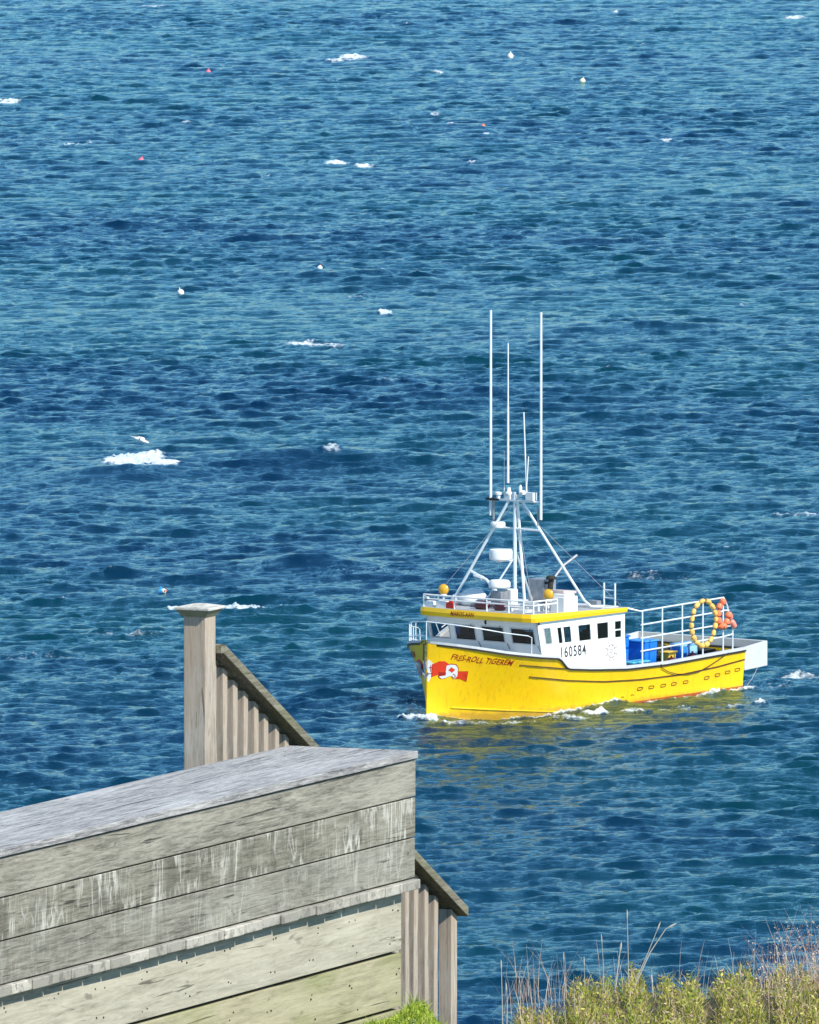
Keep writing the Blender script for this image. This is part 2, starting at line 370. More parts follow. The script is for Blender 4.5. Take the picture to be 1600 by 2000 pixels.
def make_sea():
    ys = [395*1.0]
    ys = [372.0]
    while ys[-1] < 1190: ys.append(ys[-1]+.17*(ys[-1]/400)**1.25)
    ys = np.array([-3000,-800,-200,0,80,160,240,300,340,360]+ys+[1215,1260,1350,1500,1800,2400,3500,6000,11000,20000])
    us = np.linspace(-.046, .046, 640); us = np.concatenate([[-60,-12,-3,-1,-.4,-.2,-.12,-.08,-.06],us,[.06,.08,.12,.2,.4,1,3,12,60]])
    U, Y = np.meshgrid(us, ys); YY = np.maximum(np.abs(Y), 300)
    X = U*YY
    hz, dx, dy, fo = sea_fields(X.ravel(), Y.ravel())
    fade = ((Y > 362)*(Y < 1200)*(np.abs(U) < .05)).ravel().astype(float)
    x = X.ravel()-dx*1.35*fade; y = Y.ravel()-dy*1.35*fade
    g2 = tile(fn, X.ravel(), Y.ravel(), 9., .3)
    z = hz*fade + np.clip(fo, 0, 1.1)*(.06+.06*g2)*fade; fo = np.clip(fo, 0, 1.3)
    nr, nc = U.shape
    i = np.arange(nr-1)[:,None]*nc+np.arange(nc-1)[None,:]
    q = np.stack([i, i+1, i+nc+1, i+nc], -1).reshape(-1, 4)
    me = bpy.data.meshes.new("sea"); me.vertices.add(nr*nc); me.vertices.foreach_set("co", np.stack([x,y,z],1).astype(np.float32).ravel())
    me.loops.add(q.size); me.loops.foreach_set("vertex_index", q.ravel().astype(np.int32))
    me.polygons.add(len(q)); me.polygons.foreach_set("loop_start", (np.arange(len(q))*4).astype(np.int32))
    me.polygons.foreach_set("loop_total", np.full(len(q), 4, np.int32)); me.polygons.foreach_set("use_smooth", np.ones(len(q), bool))
    me.update(); me.validate()
    at = me.attributes.new("foam_gleam", 'FLOAT', 'POINT'); at.data.foreach_set("value", (fo*fade).astype(np.float32))
    o = bpy.data.objects.new("sea", me); link(o); tag(o, kind='structure')
    m = bpy.data.materials.new("sea_water"); m.use_nodes = True; n = m.node_tree.nodes; l = m.node_tree.links
    p = n["Principled BSDF"]
    p.inputs["Roughness"].default_value = .08;  p.inputs["IOR"].default_value = 1.333
    a = n.new("ShaderNodeAttribute"); a.attribute_name = "foam_gleam"
    geo = n.new("ShaderNodeNewGeometry")
    mp = n.new("ShaderNodeMapping"); mp.inputs["Scale"].default_value = (.9, 1.5, 1.5); mp.inputs["Rotation"].default_value = (0,0,R(24)); l.new(geo.outputs["Position"], mp.inputs[0])
    n1 = n.new("ShaderNodeTexNoise"); n1.inputs["Scale"].default_value = 3.6; n1.inputs["Detail"].default_value = 7; n1.inputs["Roughness"].default_value = .68; n1.inputs["Distortion"].default_value = .4
    l.new(mp.outputs[0], n1.inputs["Vector"])
    b = n.new("ShaderNodeBump"); b.inputs["Distance"].default_value = .06; b.inputs["Strength"].default_value = 1.0
    l.new(n1.outputs["Fac"], b.inputs["Height"]); l.new(b.outputs[0], p.inputs["Normal"])
    # colour of the water body: blue with drifting teal
    n2 = n.new("ShaderNodeTexNoise"); n2.inputs["Scale"].default_value = .03; n2.inputs["Detail"].default_value = 5; l.new(geo.outputs["Position"], n2.inputs["Vector"])
    r2 = n.new("ShaderNodeMapRange"); r2.inputs[1].default_value = .4; r2.inputs[2].default_value = .62; l.new(n2.outputs["Fac"], r2.inputs[0])
    mc = n.new("ShaderNodeMix"); mc.data_type = 'RGBA'; mc.inputs["A"].default_value = (.0001,.014,.042,1); mc.inputs["B"].default_value = (.0001,.030,.042,1)
    l.new(r2.outputs[0], mc.inputs["Factor"]); l.new(mc.outputs["Result"], p.inputs["Base Color"])
    fm = n.new("ShaderNodeBsdfPrincipled"); fm.inputs["Base Color"].default_value = (.74,.82,.86,1); fm.inputs["Roughness"].default_value = .8
    n3 = n.new("ShaderNodeTexNoise"); n3.inputs["Scale"].default_value = 5.5; n3.inputs["Detail"].default_value = 8; n3.inputs["Roughness"].default_value = .75; l.new(mp.outputs[0], n3.inputs["Vector"])
    ad = n.new("ShaderNodeMath"); ad.operation = 'MULTIPLY_ADD'; ad.inputs[1].default_value = 2.0; l.new(n3.outputs["Fac"], ad.inputs[0]); l.new(a.outputs["Fac"], ad.inputs[2])
    rr = n.new("ShaderNodeMapRange"); rr.inputs[1].default_value = 1.62; rr.inputs[2].default_value = 2.45; l.new(ad.outputs[0], rr.inputs[0])
    gt = n.new("ShaderNodeMapRange"); gt.inputs[1].default_value = .12; gt.inputs[2].default_value = .4; l.new(a.outputs["Fac"], gt.inputs[0])
    mu = n.new("ShaderNodeMath"); mu.operation = 'MULTIPLY'; l.new(rr.outputs[0], mu.inputs[0]); l.new(gt.outputs[0], mu.inputs[1])
    ms = n.new("ShaderNodeMixShader"); l.new(mu.outputs[0], ms.inputs[0])
    p.inputs["Specular IOR Level"].default_value = 0; p.inputs["Roughness"].default_value = 1
    gl = n.new("ShaderNodeBsdfGlossy"); gl.inputs["Color"].default_value = (.66,.93,1,1); gl.inputs["Roughness"].default_value = .07; l.new(b.outputs[0], gl.inputs["Normal"])
    fr = n.new("ShaderNodeFresnel"); fr.inputs[0].default_value = 1.48; l.new(b.outputs[0], fr.inputs["Normal"])
    wt = n.new("ShaderNodeMixShader"); l.new(fr.outputs[0], wt.inputs[0]); l.new(p.outputs[0], wt.inputs[1]); l.new(gl.outputs[0], wt.inputs[2]); l.new(wt.outputs[0], ms.inputs[1]); l.new(fm.outputs[0], ms.inputs[2])
    l.new(ms.outputs[0], n["Material Output"].inputs[0]); me.materials.append(m)
make_sea()
def sea_h(x, y):
    a, _, _, _ = sea_fields(np.array([x]), np.array([y])); return float(a[0])

# ------------------------------------------------------------------ terrain (the near hillside falling to the water)
# height of the scrub across the slope, in metres above y=2000 px line at 47 m
def scrub_top(x):
    px_ = 800+x/47*24000
    return float(np.interp(px_, [940,980,1040,1090,1130,1160,1230,1300,1330,1390,1440,1470,1510,1560,1600,1700,2200], [-.34,-.10,-.04,.0,.05,.11,.10,.11,.08,.09,.12,.14,.11,.12,.14,.16,.2]))
def ground_z(x, y):
    if y < 47: z = 48.4 - (48.4-43.86)*(max(y,-60)/47 if y > 0 else y/60*.3)
    elif y < 54: z = 43.86 - (y-47)*.32
    else: z = 41.62 - (y-54)*.95
    z += .05*math.sin(x*1.7+y*.9)+.03*math.sin(x*4.1-y*2.3)
    mound = max(0, 1-((y-47.0)/1.3)**2)*min(max((x-.30)/.35, 0), 1)
    if mound > 0: z += mound*(43.99+.85*scrub_top(x)-.03-z)
    return max(z, -4)
def make_ground():
    xs = [-400,-120,-50,-25,-14,-9,-6.5]+[-5+i*.25 for i in range(19)]+[-.4+.08*i for i in range(45)]+[3.4,3.8,4.2,4.6,5]+[6.5,9,14,25,50,120,400]
    ys = [-300,-100,-40,-15,0,10,20,28,34,38,41,43]+[44+.25*i for i in range(48)]+[58,62,70,80,90,100,104,110,130]
    b = MB(); nx = len(xs)
    for y in ys:
        for x in xs: b.v.append((x, y, ground_z(x, y)))
    for j in range(len(ys)-1):
        for i in range(nx-1):
            b.f.append((j*nx+i, j*nx+i+1, (j+1)*nx+i+1, (j+1)*nx+i)); b.m.append(0)
    g = mat('hillside_earth', (.045,.045,.014), .95, dirt=.8, dirtcol=(.09,.065,.03), scale=14, bump=.05)
    o = b.build('hillside', g, None, True); tag(o, kind='structure')
make_ground()

# ------------------------------------------------------------------ timber deck, parapet and stair handrail
CORNER = Vector((0.025, 50.0, 0)); CORNER.z = H - 50*((1482+1070)/24000)*1.0
UA = math.atan2(.914, .407)
def at_px(px, py, y):      # point at ground distance y seen at that place of the photo
    t = (1000-py)/24000; a = -(pitch) + math.atan(t)
    z = H + y*math.tan(a); dep = y*math.cos(pitch)+(H-z)*math.sin(pitch)
    return Vector(((px-800)/24000*dep, y, z))
CORNER = at_px(812, 1466, 50.0)
def make_parapet():
    p = thing('timber_parapet', 'long silvery grey parapet of wide weathered boards with a flat top, on the deck edge', 'parapet', CORNER, UA)
    # local X = away along the face, local Y = into the deck, outward face is -Y ; the cap's top front far corner is the origin
    Ln = 5.2
    b = MB()
    edges = [(-.012,.165),(.171,.345),(.351,.57)]
    for i, (y0, y1) in enumerate(edges): b.box(-Ln, 0.0, y0, y1-.0, -.030-(.001*i), -.0015*i)
    b.build('top_board', M['wood_top'], p, bevel=.003)
    zz = [(-.036,-.186,'wood_side'),(-.192,-.352,'wood_stain'),(-.358,-.520,'wood_side2')]
    for i, (z1, z0, mt) in enumerate(zz):
        b = MB(); b.box(-Ln, -.001*i, 0.0+.001*i, .035, z0, z1); b.box(-.036,-.001*i, .036, .56, z0, z1)
        b.build('side_board', M[mt], p, bevel=.0025)
    b = MB(); b.box(-Ln, -.04, .04, .55, -.515, -.034); b.build('inner_frame', M['gap'], p)
    d = thing('timber_deck', 'timber deck edge with pale board ends above wide nailed planks, below the grey parapet', 'deck', CORNER, UA)
    b = MB(); x = .006; i = 0
    while x > -Ln:
        wd = .176+random.uniform(-.012,.012); j = random.uniform(-.004,.004)
        b.box(x-wd, x-.007, -.020+j, 2.2, -.566+j*.4, -.526+j*.4); x -= wd
    b.build('deck_board', M['wood_ends'], d, bevel=.004)
    zz = [(-.575,-.812,'wood_low'),(-.826,-1.045,'wood_base'),(-1.058,-1.30,'wood_base')]
    for i, (z1, z0, mt) in enumerate(zz):
        b = MB(); b.box(-Ln-.2, -.075-.001*i, .030+.001*i, .07, z0, z1); b.build('skirt_board', M[mt], d, bevel=.003)
    b = MB(); b.box(-Ln-.2, -.09, .075, 2.1, -1.3, -.57); b.box(-.088,-.078,.072,2.1,-1.3,-.575); b.build('under_frame', M['gap'], d)
    for k in range(13):
        xx = -.15-.40*k
        for (za, n_) in ((-.64,2),(-.76,2),(-.90,2),(-1.0,1)):
            for q in range(n_):
                x_ = xx+random.uniform(-.05,.05); z_ = za+random.uniform(-.02,.02); r_ = random.choice([.003,.004,.005])
                b = MB(); b.lathe([(r_,0),(r_*.6,.003)], (x_, .0295, z_), (0,-1,0), 7); b.build('nail_head', M['nail'], d)
make_parapet()
PC = at_px(390, 1190, 50.1)
def make_handrail():
    s = .1
    t = thing('stair_handrail', 'weathered grey stair handrail with capped post and balusters, sloping down behind the parapet', 'handrail', PC, UA)
    b = MB(); b.box(-s/2, s/2, -s/2, s/2, -2.4, -.006); post = b.build('post', M['wood_post'], t, bevel=.004)
    b = MB(); c = .0725
    b.hexa([(-s/2-.004,-s/2-.004,-.026),(s/2+.004,-s/2-.004,-.026),(s/2+.004,s/2+.004,-.026),(-s/2-.004,s/2+.004,-.026),(-c,-c,.0),(c,-c,.0),(c,c,.0),(-c,c,.0)])
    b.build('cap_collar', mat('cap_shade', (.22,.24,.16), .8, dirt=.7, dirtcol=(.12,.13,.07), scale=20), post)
    b = MB(); c = .079
    b.hexa([(-c,-c,.001),(c,-c,.001),(c,c,.001),(-c,c,.001),(-c,-c,.013),(c,-c,.013),(c,c,.013),(-c,c,.013)])
    b.hexa([(-c+.006,-c+.006,.0135),(c-.006,-c+.006,.0135),(c-.006,c-.006,.0135),(-c+.006,c-.006,.0135),(-.02,-.02,.024),(.02,-.02,.024),(.02,.02,.024),(-.02,.02,.024)])
    b.build('post_cap', M['wood_cap'], post, bevel=.003)
    # sloping rail
    sl = .545; x0 = .052; run = 2.52; z0 = -.148; th = .037; wd = .074
    b = MB()
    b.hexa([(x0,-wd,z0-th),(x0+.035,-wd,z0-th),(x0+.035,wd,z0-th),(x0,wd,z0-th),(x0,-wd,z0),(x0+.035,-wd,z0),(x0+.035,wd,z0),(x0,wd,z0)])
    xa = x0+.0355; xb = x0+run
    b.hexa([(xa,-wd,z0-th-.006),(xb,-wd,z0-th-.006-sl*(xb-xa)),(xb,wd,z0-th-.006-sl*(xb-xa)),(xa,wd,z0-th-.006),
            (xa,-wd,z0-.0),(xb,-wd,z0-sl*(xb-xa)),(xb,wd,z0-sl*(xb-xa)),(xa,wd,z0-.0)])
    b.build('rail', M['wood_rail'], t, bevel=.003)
    proto = None; k = 0; x = x0+.045
    while x < xb-.13:
        zt = z0-th-.02-sl*(x-xa)
        if proto is None:
            b = MB(); hs = .02
            b.hexa([(-hs,-hs,-1.15),(hs,-hs,-1.15),(hs,hs,-1.15),(-hs,hs,-1.15),(-hs,-hs,sl*hs),(hs,-hs,-sl*hs),(hs,hs,-sl*hs),(-hs,hs,sl*hs)])
            proto = b.build('baluster', M['wood_post'], t, bevel=.003); o = proto
        else:
            o = proto.copy(); link(o); o.parent = t
        o.rotation_euler = (random.uniform(-.006,.006), random.uniform(-.006,.006), random.uniform(-.05,.05))
        o.location = (x, -.004+random.uniform(-.002,.002), zt+random.uniform(-.006,.002)); x += .102; k += 1
    xe = xb-.055; zt = z0-th-.012-sl*(xe-xa); b = MB(); hs = .031
    b.hexa([(-hs,-hs,-1.4),(hs,-hs,-1.4),(hs,hs,-1.4),(-hs,hs,-1.4),(-hs,-hs,sl*hs),(hs,-hs,-sl*hs),(hs,hs,-sl*hs),(-hs,hs,sl*hs)])
    e = b.build('end_post', M['wood_post'], t, bevel=.003); e.location = (xe, .0, zt)
    b = MB(); b.hexa([(0,.025,-1.6),(xb,.025,-1.6-sl*xb),(xb,.065,-1.6-sl*xb),(0,.065,-1.6),(0,.025,-1.3),(xb,.025,-1.3-sl*xb),(xb,.065,-1.3-sl*xb),(0,.065,-1.3)])
    b.build('stringer', M['wood_side'], t)
make_handrail()

# ------------------------------------------------------------------ the boat
def ip(t, tab): return float(np.interp(t, [a for a, b in tab], [b for a, b in tab]))
ZR = [(0,2.97),(2.1,2.51),(4.5,2.1),(7,1.7),(9,1.5),(11.3,1.47),(14,1.55),(16.75,1.63)]
ZS = [(0,2.97),(.6,2.85),(2.1,2.53),(3.4,2.34),(4.45,2.23),(4.65,2.14),(5.12,1.80),(5.3,1.74),(6.5,1.63),(8.71,1.49),(11.27,1.47),(14,1.55),(16.75,1.63)]
def HW(t, z):
    t = max(t, 0)
    if z < 0: return ip(t, WLt)*(1-.55*min(-z/.9, 1)**2)
    f = min(max(z/ip(t, ZR), 0), 1.12); return ip(t, WLt)+(ip(t, WSt)-ip(t, WLt))*f**1.3
BOAT_RZ = math.atan2(-AX.y, -AX.x)
boat = thing('fishing_boat', 'bright yellow fishing boat with white wheelhouse and tall aerials, underway on the blue sea', 'boat', STEM, BOAT_RZ)
def BP(t, w_, z): return (-t, w_, z)
LB = 16.75
ST = sorted(set([0,.03,.07,.12,.18,.25,.35,.5,.7,.85,1,1.25,1.5,1.75,2,2.5,3,3.5,4,4.45,4.65,4.8,5.12,5.3,6,6.5,7,8,8.71,9.5,10.5,11.27,12,13,14,15,16,16.75]))
def make_hull():
    b = MB(); ZN = 15; ring = {}
    for s in (1,-1):
        for i, t in enumerate(ST):
            zt = ip(t, ZS)
            for j in range(ZN+1):
                z = -.7+(zt+.7)*j/ZN
                ring[s,i,j] = len(b.v); b.v.append(BP(t, s*HW(t, z), z))
        for i in range(len(ST)-1):
            for j in range(ZN):
                b.f.append((ring[s,i,j],ring[s,i+1,j],ring[s,i+1,j+1],ring[s,i,j+1])); b.m.append(0)
    nS = len(ST)-1
    for j in range(ZN):
        b.f.append((ring[1,nS,j],ring[-1,nS,j],ring[-1,nS,j+1],ring[1,nS,j+1])); b.m.append(0)
        b.f.append((ring[1,0,j],ring[-1,0,j],ring[-1,0,j+1],ring[1,0,j+1])); b.m.append(0)
    # inner bulwark, aft of the wheelhouse
    b.mi = 1
    for s in (1,-1):
        tt = [t for t in ST if t >= 8.71]
        for a, c in zip(tt[:-1], tt[1:]):
            b.face([BP(a, s*(HW(a,ip(a,ZS))-.14), ip(a,ZS)), BP(c, s*(HW(c,ip(c,ZS))-.14), ip(c,ZS)), BP(c, s*(HW(c,.9)-.14), .88), BP(a, s*(HW(a,.9)-.14), .88)])
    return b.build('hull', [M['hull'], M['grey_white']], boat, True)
hull = make_hull()
def strip(name, pts, w_, hgt, m, parent, out=.0, both=True):
    """a moulding that follows the hull side: pts (t, z), thickness out of the side w_, height hgt"""
    b = MB()
    fine = []
    for (t0, z0), (t1, z1) in zip(pts[:-1], pts[1:]):
        k = max(1, int((t1-t0)/.35))
        if t0 < .6: k = max(k, 8)
        for i in range(k): fine.append((t0+(t1-t0)*i/k, z0+(z1-z0)*i/k))
    fine.append(pts[-1])
    for s in ((1,-1) if both else (1,)):
        b = MB()
        for (t0, z0), (t1, z1) in zip(fine[:-1], fine[1:]):
            a0 = HW(t0, z0); a1 = HW(t1, z1)
            b.hexa([BP(t0,s*(a0-.03),z0-hgt/2),BP(t1,s*(a1-.03),z1-hgt/2),BP(t1,s*(a1+w_),z1-hgt/2),BP(t0,s*(a0+w_),z0-hgt/2),
                    BP(t0,s*(a0-.03),z0+hgt/2),BP(t1,s*(a1-.03),z1+hgt/2),BP(t1,s*(a1+w_),z1+hgt/2),BP(t0,s*(a0+w_),z0+hgt/2)])
        b.build(name, m, parent)
zsp = [(t, ip(t, ZS)-.04) for t in ST if t >= .12]
strip('rub_rail', zsp, .045, .075, M['black'], boat)
strip('lower_stripe', [(3.39,1.52),(5.4,1.24),(7.46,1.05),(9.71,.96),(12.45,.95),(14.86,1.07),(16.74,1.235)], .028, .05, M['brown'], boat)
strip('short_stripe', [(2.76,2.04),(3.83,1.9),(5.1,1.74)], .028, .045, M['brown'], boat)
strip('spray_rail', [(.82,.38),(2.35,.23),(4.25,.07),(5.96,-.07)], .05, .035, M['yellow'], boat)
strip('waterline_band', [(5.5,-.06),(8,-.01),(12,.05),(16.74,.09)], .012, .12, M['antifoul'], boat)
# cap rail on top of the bulwark
b = MB(); capst = [t for t in ST if t >= .03]
for s in (1,-1):
    for t0, t1 in zip(capst[:-1], capst[1:]):
        z0 = ip(t0,ZS); z1 = ip(t1,ZS); a0 = HW(t0,z0); a1 = HW(t1,z1); i0 = max(a0-.17,0); i1 = max(a1-.17,0); hh = .10
        b.hexa([BP(t0,s*i0,z0),BP(t1,s*i1,z1),BP(t1,s*(a1+.03),z1),BP(t0,s*(a0+.03),z0),BP(t0,s*i0,z0+hh),BP(t1,s*i1,z1+hh),BP(t1,s*(a1+.03),z1+hh),BP(t0,s*(a0+.03),z0+hh)])
b.build('cap_rail', M['grey_white'], boat)
# decks
b = MB(); dst = [t for t in ST if .12 <= t <= 9.5]
for t0, t1 in zip(dst[:-1], dst[1:]):
    z0 = ip(t0,ZS)-.02; z1 = ip(t1,ZS)-.02; a0 = HW(t0,z0)-.02; a1 = HW(t1,z1)-.02
    b.face([BP(t0,-a0,z0),BP(t0,a0,z0),BP(t1,a1,z1),BP(t1,-a1,z1)])
b.box(-LB,-9.3,-3.2,3.2,.80,.90)
b.build('boat_deck', M['deck'], boat)
# scuppers and marks
b = MB()
for t, z in ((9.8,.58),(10.54,.585),(11.33,.59),(12.04,.60),(12.83,.61),(14.24,.67),(14.96,.73),(15.64,.79),(16.3,.84)):
    hl = .16; hv = .055
    ring = [(t-hl,z-hv*.5),(t-hl*.8,z-hv),(t+hl*.8,z-hv+.01),(t+hl,z-hv*.4),(t+hl,z+hv*.6),(t+hl*.8,z+hv),(t-hl*.8,z+hv),(t-hl,z+hv*.5)]
    for sgn in (1,-1):
        b = MB(); pts = [BP(p, sgn*(HW(p, q)+.012), q) for p, q in ring]; b.tube(pts+[pts[0]], .016, 5, False); b.build('scupper', M['brown'], hull)
for t, z in ((8.76,.31),(9.37,.35),(8.11,.14)):
    b = MB(); b.tube([BP(t-.1,HW(t,z)+.01,z),BP(t,HW(t,z)+.012,z+.03),BP(t+.08,HW(t,z)+.01,z-.01)], .014, 5); b.build('scuff_mark', M['brown'], hull)
b = MB()
a0 = [(1.55,2.32),(1.95,2.26),(1.95,2.02),(1.55,2.06)]
b.face([BP(t, -HW(t,z)-.012, z) for t, z in a0]); b.build('hawse_hole', M['brown'], hull)
# bow roller with anchor at the stem
b = MB(); b.bar(BP(-.10,.0,2.30), BP(-.08,.0,3.02), .085, 10); b.bar(BP(-.12,-.12,3.05), BP(-.12,.12,3.05), .07, 10); b.box(-.1,.35,-.07,.07,2.98,3.04)
an = b.build('anchor', M['olive'], boat, True)
b = MB(); b.bar(BP(-.09,0,2.32), BP(-.02,0,1.95), .05, 8); b.tube([BP(.15,-.42,2.0),BP(-.03,-.12,1.72),BP(-.05,0,1.62),BP(-.02,.12,1.80)], .05, 6, True)
b.hexa([BP(.1,-.50,1.95),BP(.0,-.36,1.65),BP(.02,-.30,1.66),BP(.12,-.44,1.98),BP(.1,-.5,2.2),BP(.0,-.36,2.1),BP(.02,-.3,2.1),BP(.12,-.44,2.22)])
b.build('fluke', M['steel'], an, True)

# flat marks that lie on the hull side
def decal(name, poly, m, parent, off=.012, sides=(1,-1), grow=0):
    if len(sides) == 2:
        for s in sides: decal(name, poly, m, parent, off, (s,), grow)
        return
    me = bpy.data.meshes.new(name); bm = bmesh.new()
    cx = sum(p[0] for p in poly)/len(poly); cz = sum(p[1] for p in poly)/len(poly)
    for s in sides:
        vs = [bm.verts.new((cx+(t-cx)*(1+grow), s, cz+(z-cz)*(1+grow))) for t, z in poly]; bm.faces.new(vs)
    bmesh.ops.triangulate(bm, faces=bm.faces); bmesh.ops.subdivide_edges(bm, edges=bm.edges, cuts=5, use_grid_fill=True)
    for v in bm.verts:
        t, s, z = v.co; v.co = BP(max(t,0), s*(HW(t, z)+off), z)
    bm.to_mesh(me); bm.free(); me.materials.append(m); o = bpy.data.objects.new(name, me); return link(o, parent)
SH = [(.0,2.33),(.05,2.27),(.09,2.17),(.075,2.09),(.075,1.76),(.065,1.57),(.02,1.43),(0,1.45)]
RD = [(.07,2.13),(.2,2.27),(.32,2.27),(.43,2.15),(.45,1.82),(.25,1.74),(.07,1.62)]
FD = [(.22,1.83),(.4,1.82),(.41,1.7),(.25,1.66)]
WH = [(.38,2.09),(.47,2.14),(.61,2.11),(.7,1.97),(.75,1.67),(.7,1.55),(.56,1.68),(.43,1.6),(.32,1.56),(.25,1.64),(.25,1.74),(.4,1.76)]
DI = [(.5,2.03),(.57,1.97),(.63,1.93),(.56,1.8),(.44,1.91)]
TL = [(.72,1.84),(1.02,1.84),(.91,1.71),(1.08,1.43),(.86,1.55),(.7,1.55),(.75,1.67)]
decal('emblem_outline', WH, M['flagdark'], hull, .010, grow=.10); decal('emblem_outline', TL, M['flagdark'], hull, .010, grow=.08)
decal('emblem', SH, M['white'], hull, .016); decal('emblem', RD, M['flagred'], hull, .016); decal('emblem', WH, M['white'], hull, .020)
decal('emblem', FD, M['flagdark'], hull, .026); decal('emblem', DI, M['flagred'], hull, .028); decal('emblem', TL, M['flagred'], hull, .018)
b = MB()
for pts in ([(.02,2.0),(.06,2.02),(.1,1.99)], [(.05,2.1),(.055,1.85)], [(.02,1.78),(.1,1.77)], [(.6,1.75),(.66,1.72),(.7,1.63),(.63,1.58),(.6,1.66)]):
    b.tube([BP(t, HW(t,z)+.03, z) for t, z in pts], .012, 5)
b.build('emblem_line', M['flagdark'], hull)

def text_mesh(txt, bold=.0, shear=0.0, spacing=1.0):
    cu = bpy.data.curves.new("lettering", 'FONT'); cu.body = txt; cu.size = 1; cu.offset = bold; cu.shear = shear; cu.space_character = spacing; cu.resolution_u = 3
    ob = bpy.data.objects.new("tmp", cu); COL.objects.link(ob); bpy.context.view_layer.update()
    dg = bpy.context.evaluated_depsgraph_get(); me = bpy.data.meshes.new_from_object(ob.evaluated_get(dg)); bpy.data.objects.remove(ob)
    xs = [v.co.x for v in me.vertices]; ys = [v.co.y for v in me.vertices]
    x0, x1, y0, y1 = min(xs), max(xs), min(ys), max(ys)
    for v in me.vertices: v.co = ((v.co.x-x0)/(x1-x0), (v.co.y-y0)/(y1-y0), 0)
    return me
def lettering(name, txt, fn_, m, parent, **kw):
    me = text_mesh(txt, **kw); bm = bmesh.new(); bm.from_mesh(me); bmesh.ops.subdivide_edges(bm, edges=[e for e in bm.edges if e.calc_length() > .03], cuts=2); 
    for v in bm.verts: v.co = fn_(v.co.x, v.co.y)
    bm.to_mesh(me); bm.free(); me.materials.clear(); me.materials.append(m)
    o = bpy.data.objects.new(name, me); return link(o, parent)
TT = [(0,.44),(.125,.64),(.25,.84),(.375,1.06),(.5,1.32),(.625,1.59),(.75,1.86),(.875,2.15),(1,2.47)]
def nm(x, y):
    t = ip(x, TT); z = 2.36-.30*x-.03+y*.23 + (.02*math.sin(x*37)); return BP(t, HW(t, z)+.014, z)
lettering('lettering', 'FRES-ROLL TIGEREM', nm, M['red_text'], hull, bold=.012, shear=.12)
lettering('lettering', 'FRES-ROLL TIGEREM', lambda x, y: (lambda q: (q[0], -q[1], q[2]))(nm(1-x, y)), M['red_text'], hull, bold=.012)

# wheelhouse ---------------------------------------------------------
TFR, TBK, HWD = 3.6, 9.35, 2.80
def tf(z): return 3.98-(z-2.0)*.26
house = bpy.data.objects.new('wheelhouse', None); link(house, boat)
def panel(name, aa, bb, holes, fn_, m, parent, thick):
    """wall sheet on a grid aa x bb with holes; fn_(a,b)->(point), thick = offset vector function"""
    As = sorted(set(aa+[v for h_ in holes for v in h_[:2]])); Bs = sorted(set(bb+[v for h_ in holes for v in h_[2:]]))
    def hole(i, j):
        if i < 0 or j < 0 or i >= len(As)-1 or j >= len(Bs)-1: return True
        a = (As[i]+As[i+1])/2; c = (Bs[j]+Bs[j+1])/2
        return any(h_[0] < a < h_[1] and h_[2] < c < h_[3] for h_ in holes)
    b = MB()
    def P(i, j, k): return Vector(fn_(As[i], Bs[j]))+Vector(thick)*k
    for i in range(len(As)-1):
        for j in range(len(Bs)-1):
            if hole(i, j): continue
            b.face([P(i,j,0),P(i+1,j,0),P(i+1,j+1,0),P(i,j+1,0)]); b.face([P(i,j,1),P(i,j+1,1),P(i+1,j+1,1),P(i+1,j,1)])
            if hole(i-1,j): b.face([P(i,j,0),P(i,j+1,0),P(i,j+1,1),P(i,j,1)])
            if hole(i+1,j): b.face([P(i+1,j,0),P(i+1,j,1),P(i+1,j+1,1),P(i+1,j+1,0)])
            if hole(i,j-1): b.face([P(i,j,0),P(i,j,1),P(i+1,j,1),P(i+1,j,0)])
            if hole(i,j+1): b.face([P(i,j+1,0),P(i+1,j+1,0),P(i+1,j+1,1),P(i,j+1,1)])
    return b.build(name, m, parent)
def window(hole_, fn_, inset, out, m_frame, parent, bars=(), rim=.035):
    a0, a1, c0, c1 = hole_
    b = MB()
    def P(a, c, d): return Vector(fn_(a, c))+Vector(out)*d
    def rect(a0,a1,c0,c1,d0,d1):
        b.hexa([P(a0,c0,d0),P(a1,c0,d0),P(a1,c1,d0),P(a0,c1,d0),P(a0,c0,d1),P(a1,c0,d1),P(a1,c1,d1),P(a0,c1,d1)])
    e = .003
    rect(a0-rim,a0+e*2,c0-rim,c1+rim,.003,.02); rect(a1-e*2,a1+rim,c0-rim,c1+rim,.003,.02)
    rect(a0+e*2,a1-e*2,c0-rim,c0+e*2,.003,.018); rect(a0+e*2,a1-e*2,c1-e*2,c1+rim,.003,.018)
    for k in bars: rect(k[0],k[1],k[2],k[3],-.02,.012)
    f = b.build('window', m_frame, parent)
    b = MB(); g = [P(a0+.002,c0+.002,-.025),P(a1-.002,c0+.002,-.025),P(a1-.002,c1-.002,-.025),P(a0+.002,c1-.002,-.025)]
    b.face(g); b.build('pane', M['glass'], f)
    return f
Z0, Z1 = 1.25, 3.70
sideW = [(3.97,4.38,2.78,3.42),(4.83,5.70,2.75,3.39),(6.21,7.02,2.74,3.38),(7.46,8.20,2.73,3.37),(8.65,9.08,2.70,3.36)]
def side_fn(s):
    def f(a, c):
        t = a+(tf(max(c,1.8))-TFR)*(TBK-a)/(TBK-TFR)
        if c == Z0: c = ip(t, ZS)-.06
        return BP(t, s*(HWD+max(0,(2.7-c))*.06), c)
    return f
